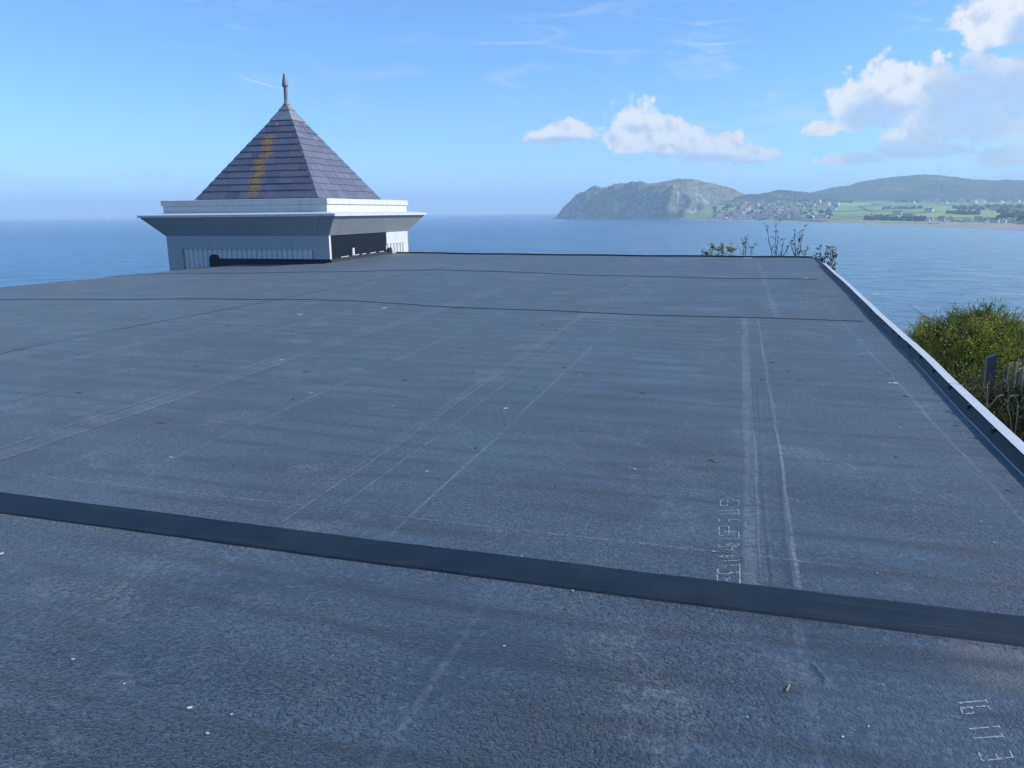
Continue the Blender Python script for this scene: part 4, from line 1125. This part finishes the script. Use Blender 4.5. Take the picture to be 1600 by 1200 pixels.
# ------------------------------------------------------------------ town, farms and wind turbines
def house_mesh(w_, d_, h_, rh):
    me = bpy.data.meshes.new('house')
    v_ = [(-w_, -d_, -4), (w_, -d_, -4), (w_, d_, -4), (-w_, d_, -4), (-w_, -d_, h_), (w_, -d_, h_), (w_, d_, h_), (-w_, d_, h_), (-w_, 0, h_ + rh), (w_, 0, h_ + rh),
          (-w_ - .4, -d_ - .5, h_ - .3), (w_ + .4, -d_ - .5, h_ - .3), (w_ + .4, 0, h_ + rh + .15), (-w_ - .4, 0, h_ + rh + .15), (w_ + .4, d_ + .5, h_ - .3), (-w_ - .4, d_ + .5, h_ - .3)]
    f_ = [(0, 1, 5, 4), (1, 2, 6, 9, 5), (2, 3, 7, 6), (3, 0, 4, 8, 7), (10, 11, 12, 13), (13, 12, 14, 15)]
    me.from_pydata(v_, [], f_); me.materials.append(M['hwall']); me.materials.append(M['hroof'])
    for i in (4, 5): me.polygons[i].material_index = 1
    me.update(); return me


HM = [house_mesh(5, 4, 5.5, 3), house_mesh(8, 4.5, 6, 3.2), house_mesh(6, 5, 8, 3), house_mesh(11, 5.5, 8.5, 3.5)]


def surf(x, t_):
    D = plain_d(x, t_); d_, _ = column(x); p = d_ * D; return Vector((p.x, p.y, plain_z(x, t_, D)))


def put_house(x, t_, label, group, me, sc_=1.0):
    p = surf(x, t_); o = bpy.data.objects.new('house', me); COL.objects.link(o); o.location = p
    d_, _ = column(x); o.rotation_euler = (0, 0, -math.atan2(d_.x, d_.y) + random.choice((0, 0, math.pi / 2)) + random.gauss(0, 0.3)); o.scale = (sc_,) * 3
    tag(o, label, 'house', group)


for _ in range(205):
    x = random.triangular(1112, 1315, 1215); t_ = random.uniform(0.10, 0.20) if random.random() < 0.25 else random.uniform(0.15, 0.9)
    if x < 1150 and t_ > 0.5: t_ *= 0.5
    if x > 1290 and t_ < 0.4: t_ += 0.4
    put_house(x, t_, 'pale house of the seaside town between headland and green fields', 'houses of the town under the wooded hill', random.choice(HM[:3]), random.uniform(0.65, 1.15))
for _ in range(48):
    x = random.uniform(1410, 1640); put_house(x, random.uniform(0.86, 0.98), 'small white house along the foot of the far wooded hill', 'houses at the foot of the far hill', random.choice(HM[:3]), random.uniform(0.8, 1.2))
for _ in range(40):
    x = random.uniform(1430, 1660); put_house(x, random.uniform(0.09, 0.16), 'low house among the trees behind the shingle beach', 'houses behind the beach', random.choice(HM[:2]), random.uniform(0.4, 0.75))
for x, t_ in ((1403, 0.3), (1452, 0.4), (1360, 0.12), (1536, 0.55), (1555, 0.5), (1590, 0.35), (1580, 0.3)):
    put_house(x, t_, 'long pale farm building standing alone in the green fields', 'farm buildings in the fields', HM[3], 0.8)


# tree belts on the plain: far woods that read as one mass
mb = MB()
def tree_blob(p, r):
    n_ = 6; v_ = []
    for k2 in range(3):
        zz_, rr = ((-0.2, 0.7), (0.55, 1.0), (1.25, 0.5))[k2]
        for j in range(n_):
            a = 6.283 * j / n_ + k2; q = rr * random.uniform(0.75, 1.2); v_.append(p + Vector((math.cos(a) * q * r, math.sin(a) * q * r, zz_ * r)))
    v_.append(p + Vector((0, 0, 1.5 * r)))
    f_ = [(k2 * n_ + j, k2 * n_ + (j + 1) % n_, (k2 + 1) * n_ + (j + 1) % n_, (k2 + 1) * n_ + j) for k2 in range(2) for j in range(n_)] + [(12 + j, 12 + (j + 1) % n_, 18) for j in range(n_)]
    mb.add(v_, f_)
for (xa, xb, ta, tb, n_) in [(1355, 1380, 0.10, 0.16, 60), (1380, 1450, 0.09, 0.12, 90), (1560, 1660, 0.12, 0.40, 200), (1490, 1600, 0.5, 0.62, 110), (1115, 1310, 0.12, 0.85, 150), (1400, 1640, 0.93, 1.0, 260), (1480, 1530, 0.3, 0.34, 40), (1380, 1440, 0.55, 0.57, 40), (1230, 1330, 0.93, 1.0, 120)]:
    for _ in range(n_):
        x, t_ = random.uniform(xa, xb), random.uniform(ta, tb); tree_blob(surf(x, t_) - Vector((0, 0, 1)), random.uniform(3, 7))
tag(mb.build('woodland', M['woods'], None, True), 'dark tree belts among the far fields and houses', 'woodland', kind='stuff')


def turbine(x, y_top, D):
    d_, _ = column(x); p = d_ * D; hgt = CAM_H + D * elev(x, y_top) - SEA_Z
    hub = hgt * 0.62; o = empty('wind_turbine', (p.x, p.y, SEA_Z), 'white wind turbine standing far out at sea on the horizon', 'wind turbine', 'offshore wind turbines on the horizon')
    mb_ = MB(); mb_.tube([Vector((0, 0, -5)), Vector((0, 0, hub))], 4.5, 2.6, 8); mb_.build('tower', M['turbine'], o)
    mb_ = MB(); yaw = math.atan2(d_.x, d_.y); fw = Vector((d_.x, d_.y, 0)); rt = Vector((d_.y, -d_.x, 0))
    mb_.tube([Vector((0, 0, hub)) - fw * 6, Vector((0, 0, hub)) + fw * 8], 3.2, 3.0, 6); mb_.build('nacelle', M['turbine'], o)
    a0 = random.uniform(0, 2.1)
    for k2 in range(3):
        a = a0 + k2 * 2.094; e_ = rt * math.sin(a) + Vector((0, 0, 1)) * math.cos(a)
        mb_ = MB(); mb_.tube([Vector((0, 0, hub)) - fw * 7, Vector((0, 0, hub)) - fw * 7 + e_ * hgt * 0.38], 2.8, 0.8, 5); mb_.build('blade', M['turbine'], o)


for (x, yt) in ((18, 331), (77, 330), (116, 326.5), (131, 329), (168, 323.5)): turbine(x, yt, 7800)

# ------------------------------------------------------------------ air
hz = bpy.data.materials.new('haze_air'); hz.use_nodes = True; t = NT(hz.node_tree); t.n.clear()
pv = t.node('ShaderNodeVolumePrincipled'); pv.inputs['Color'].default_value = (0.60, 0.82, 1.0, 1); pv.inputs['Density'].default_value = 2.1e-4; pv.inputs['Anisotropy'].default_value = 0.0
t.l.new(pv.outputs[0], t.node('ShaderNodeOutputMaterial').inputs['Volume'])
mb = MB(); HB = 12300.0; mb.box(-HB, HB, -HB, HB, SEA_Z - 8, 270)
tag(mb.build('haze', hz), kind='stuff')
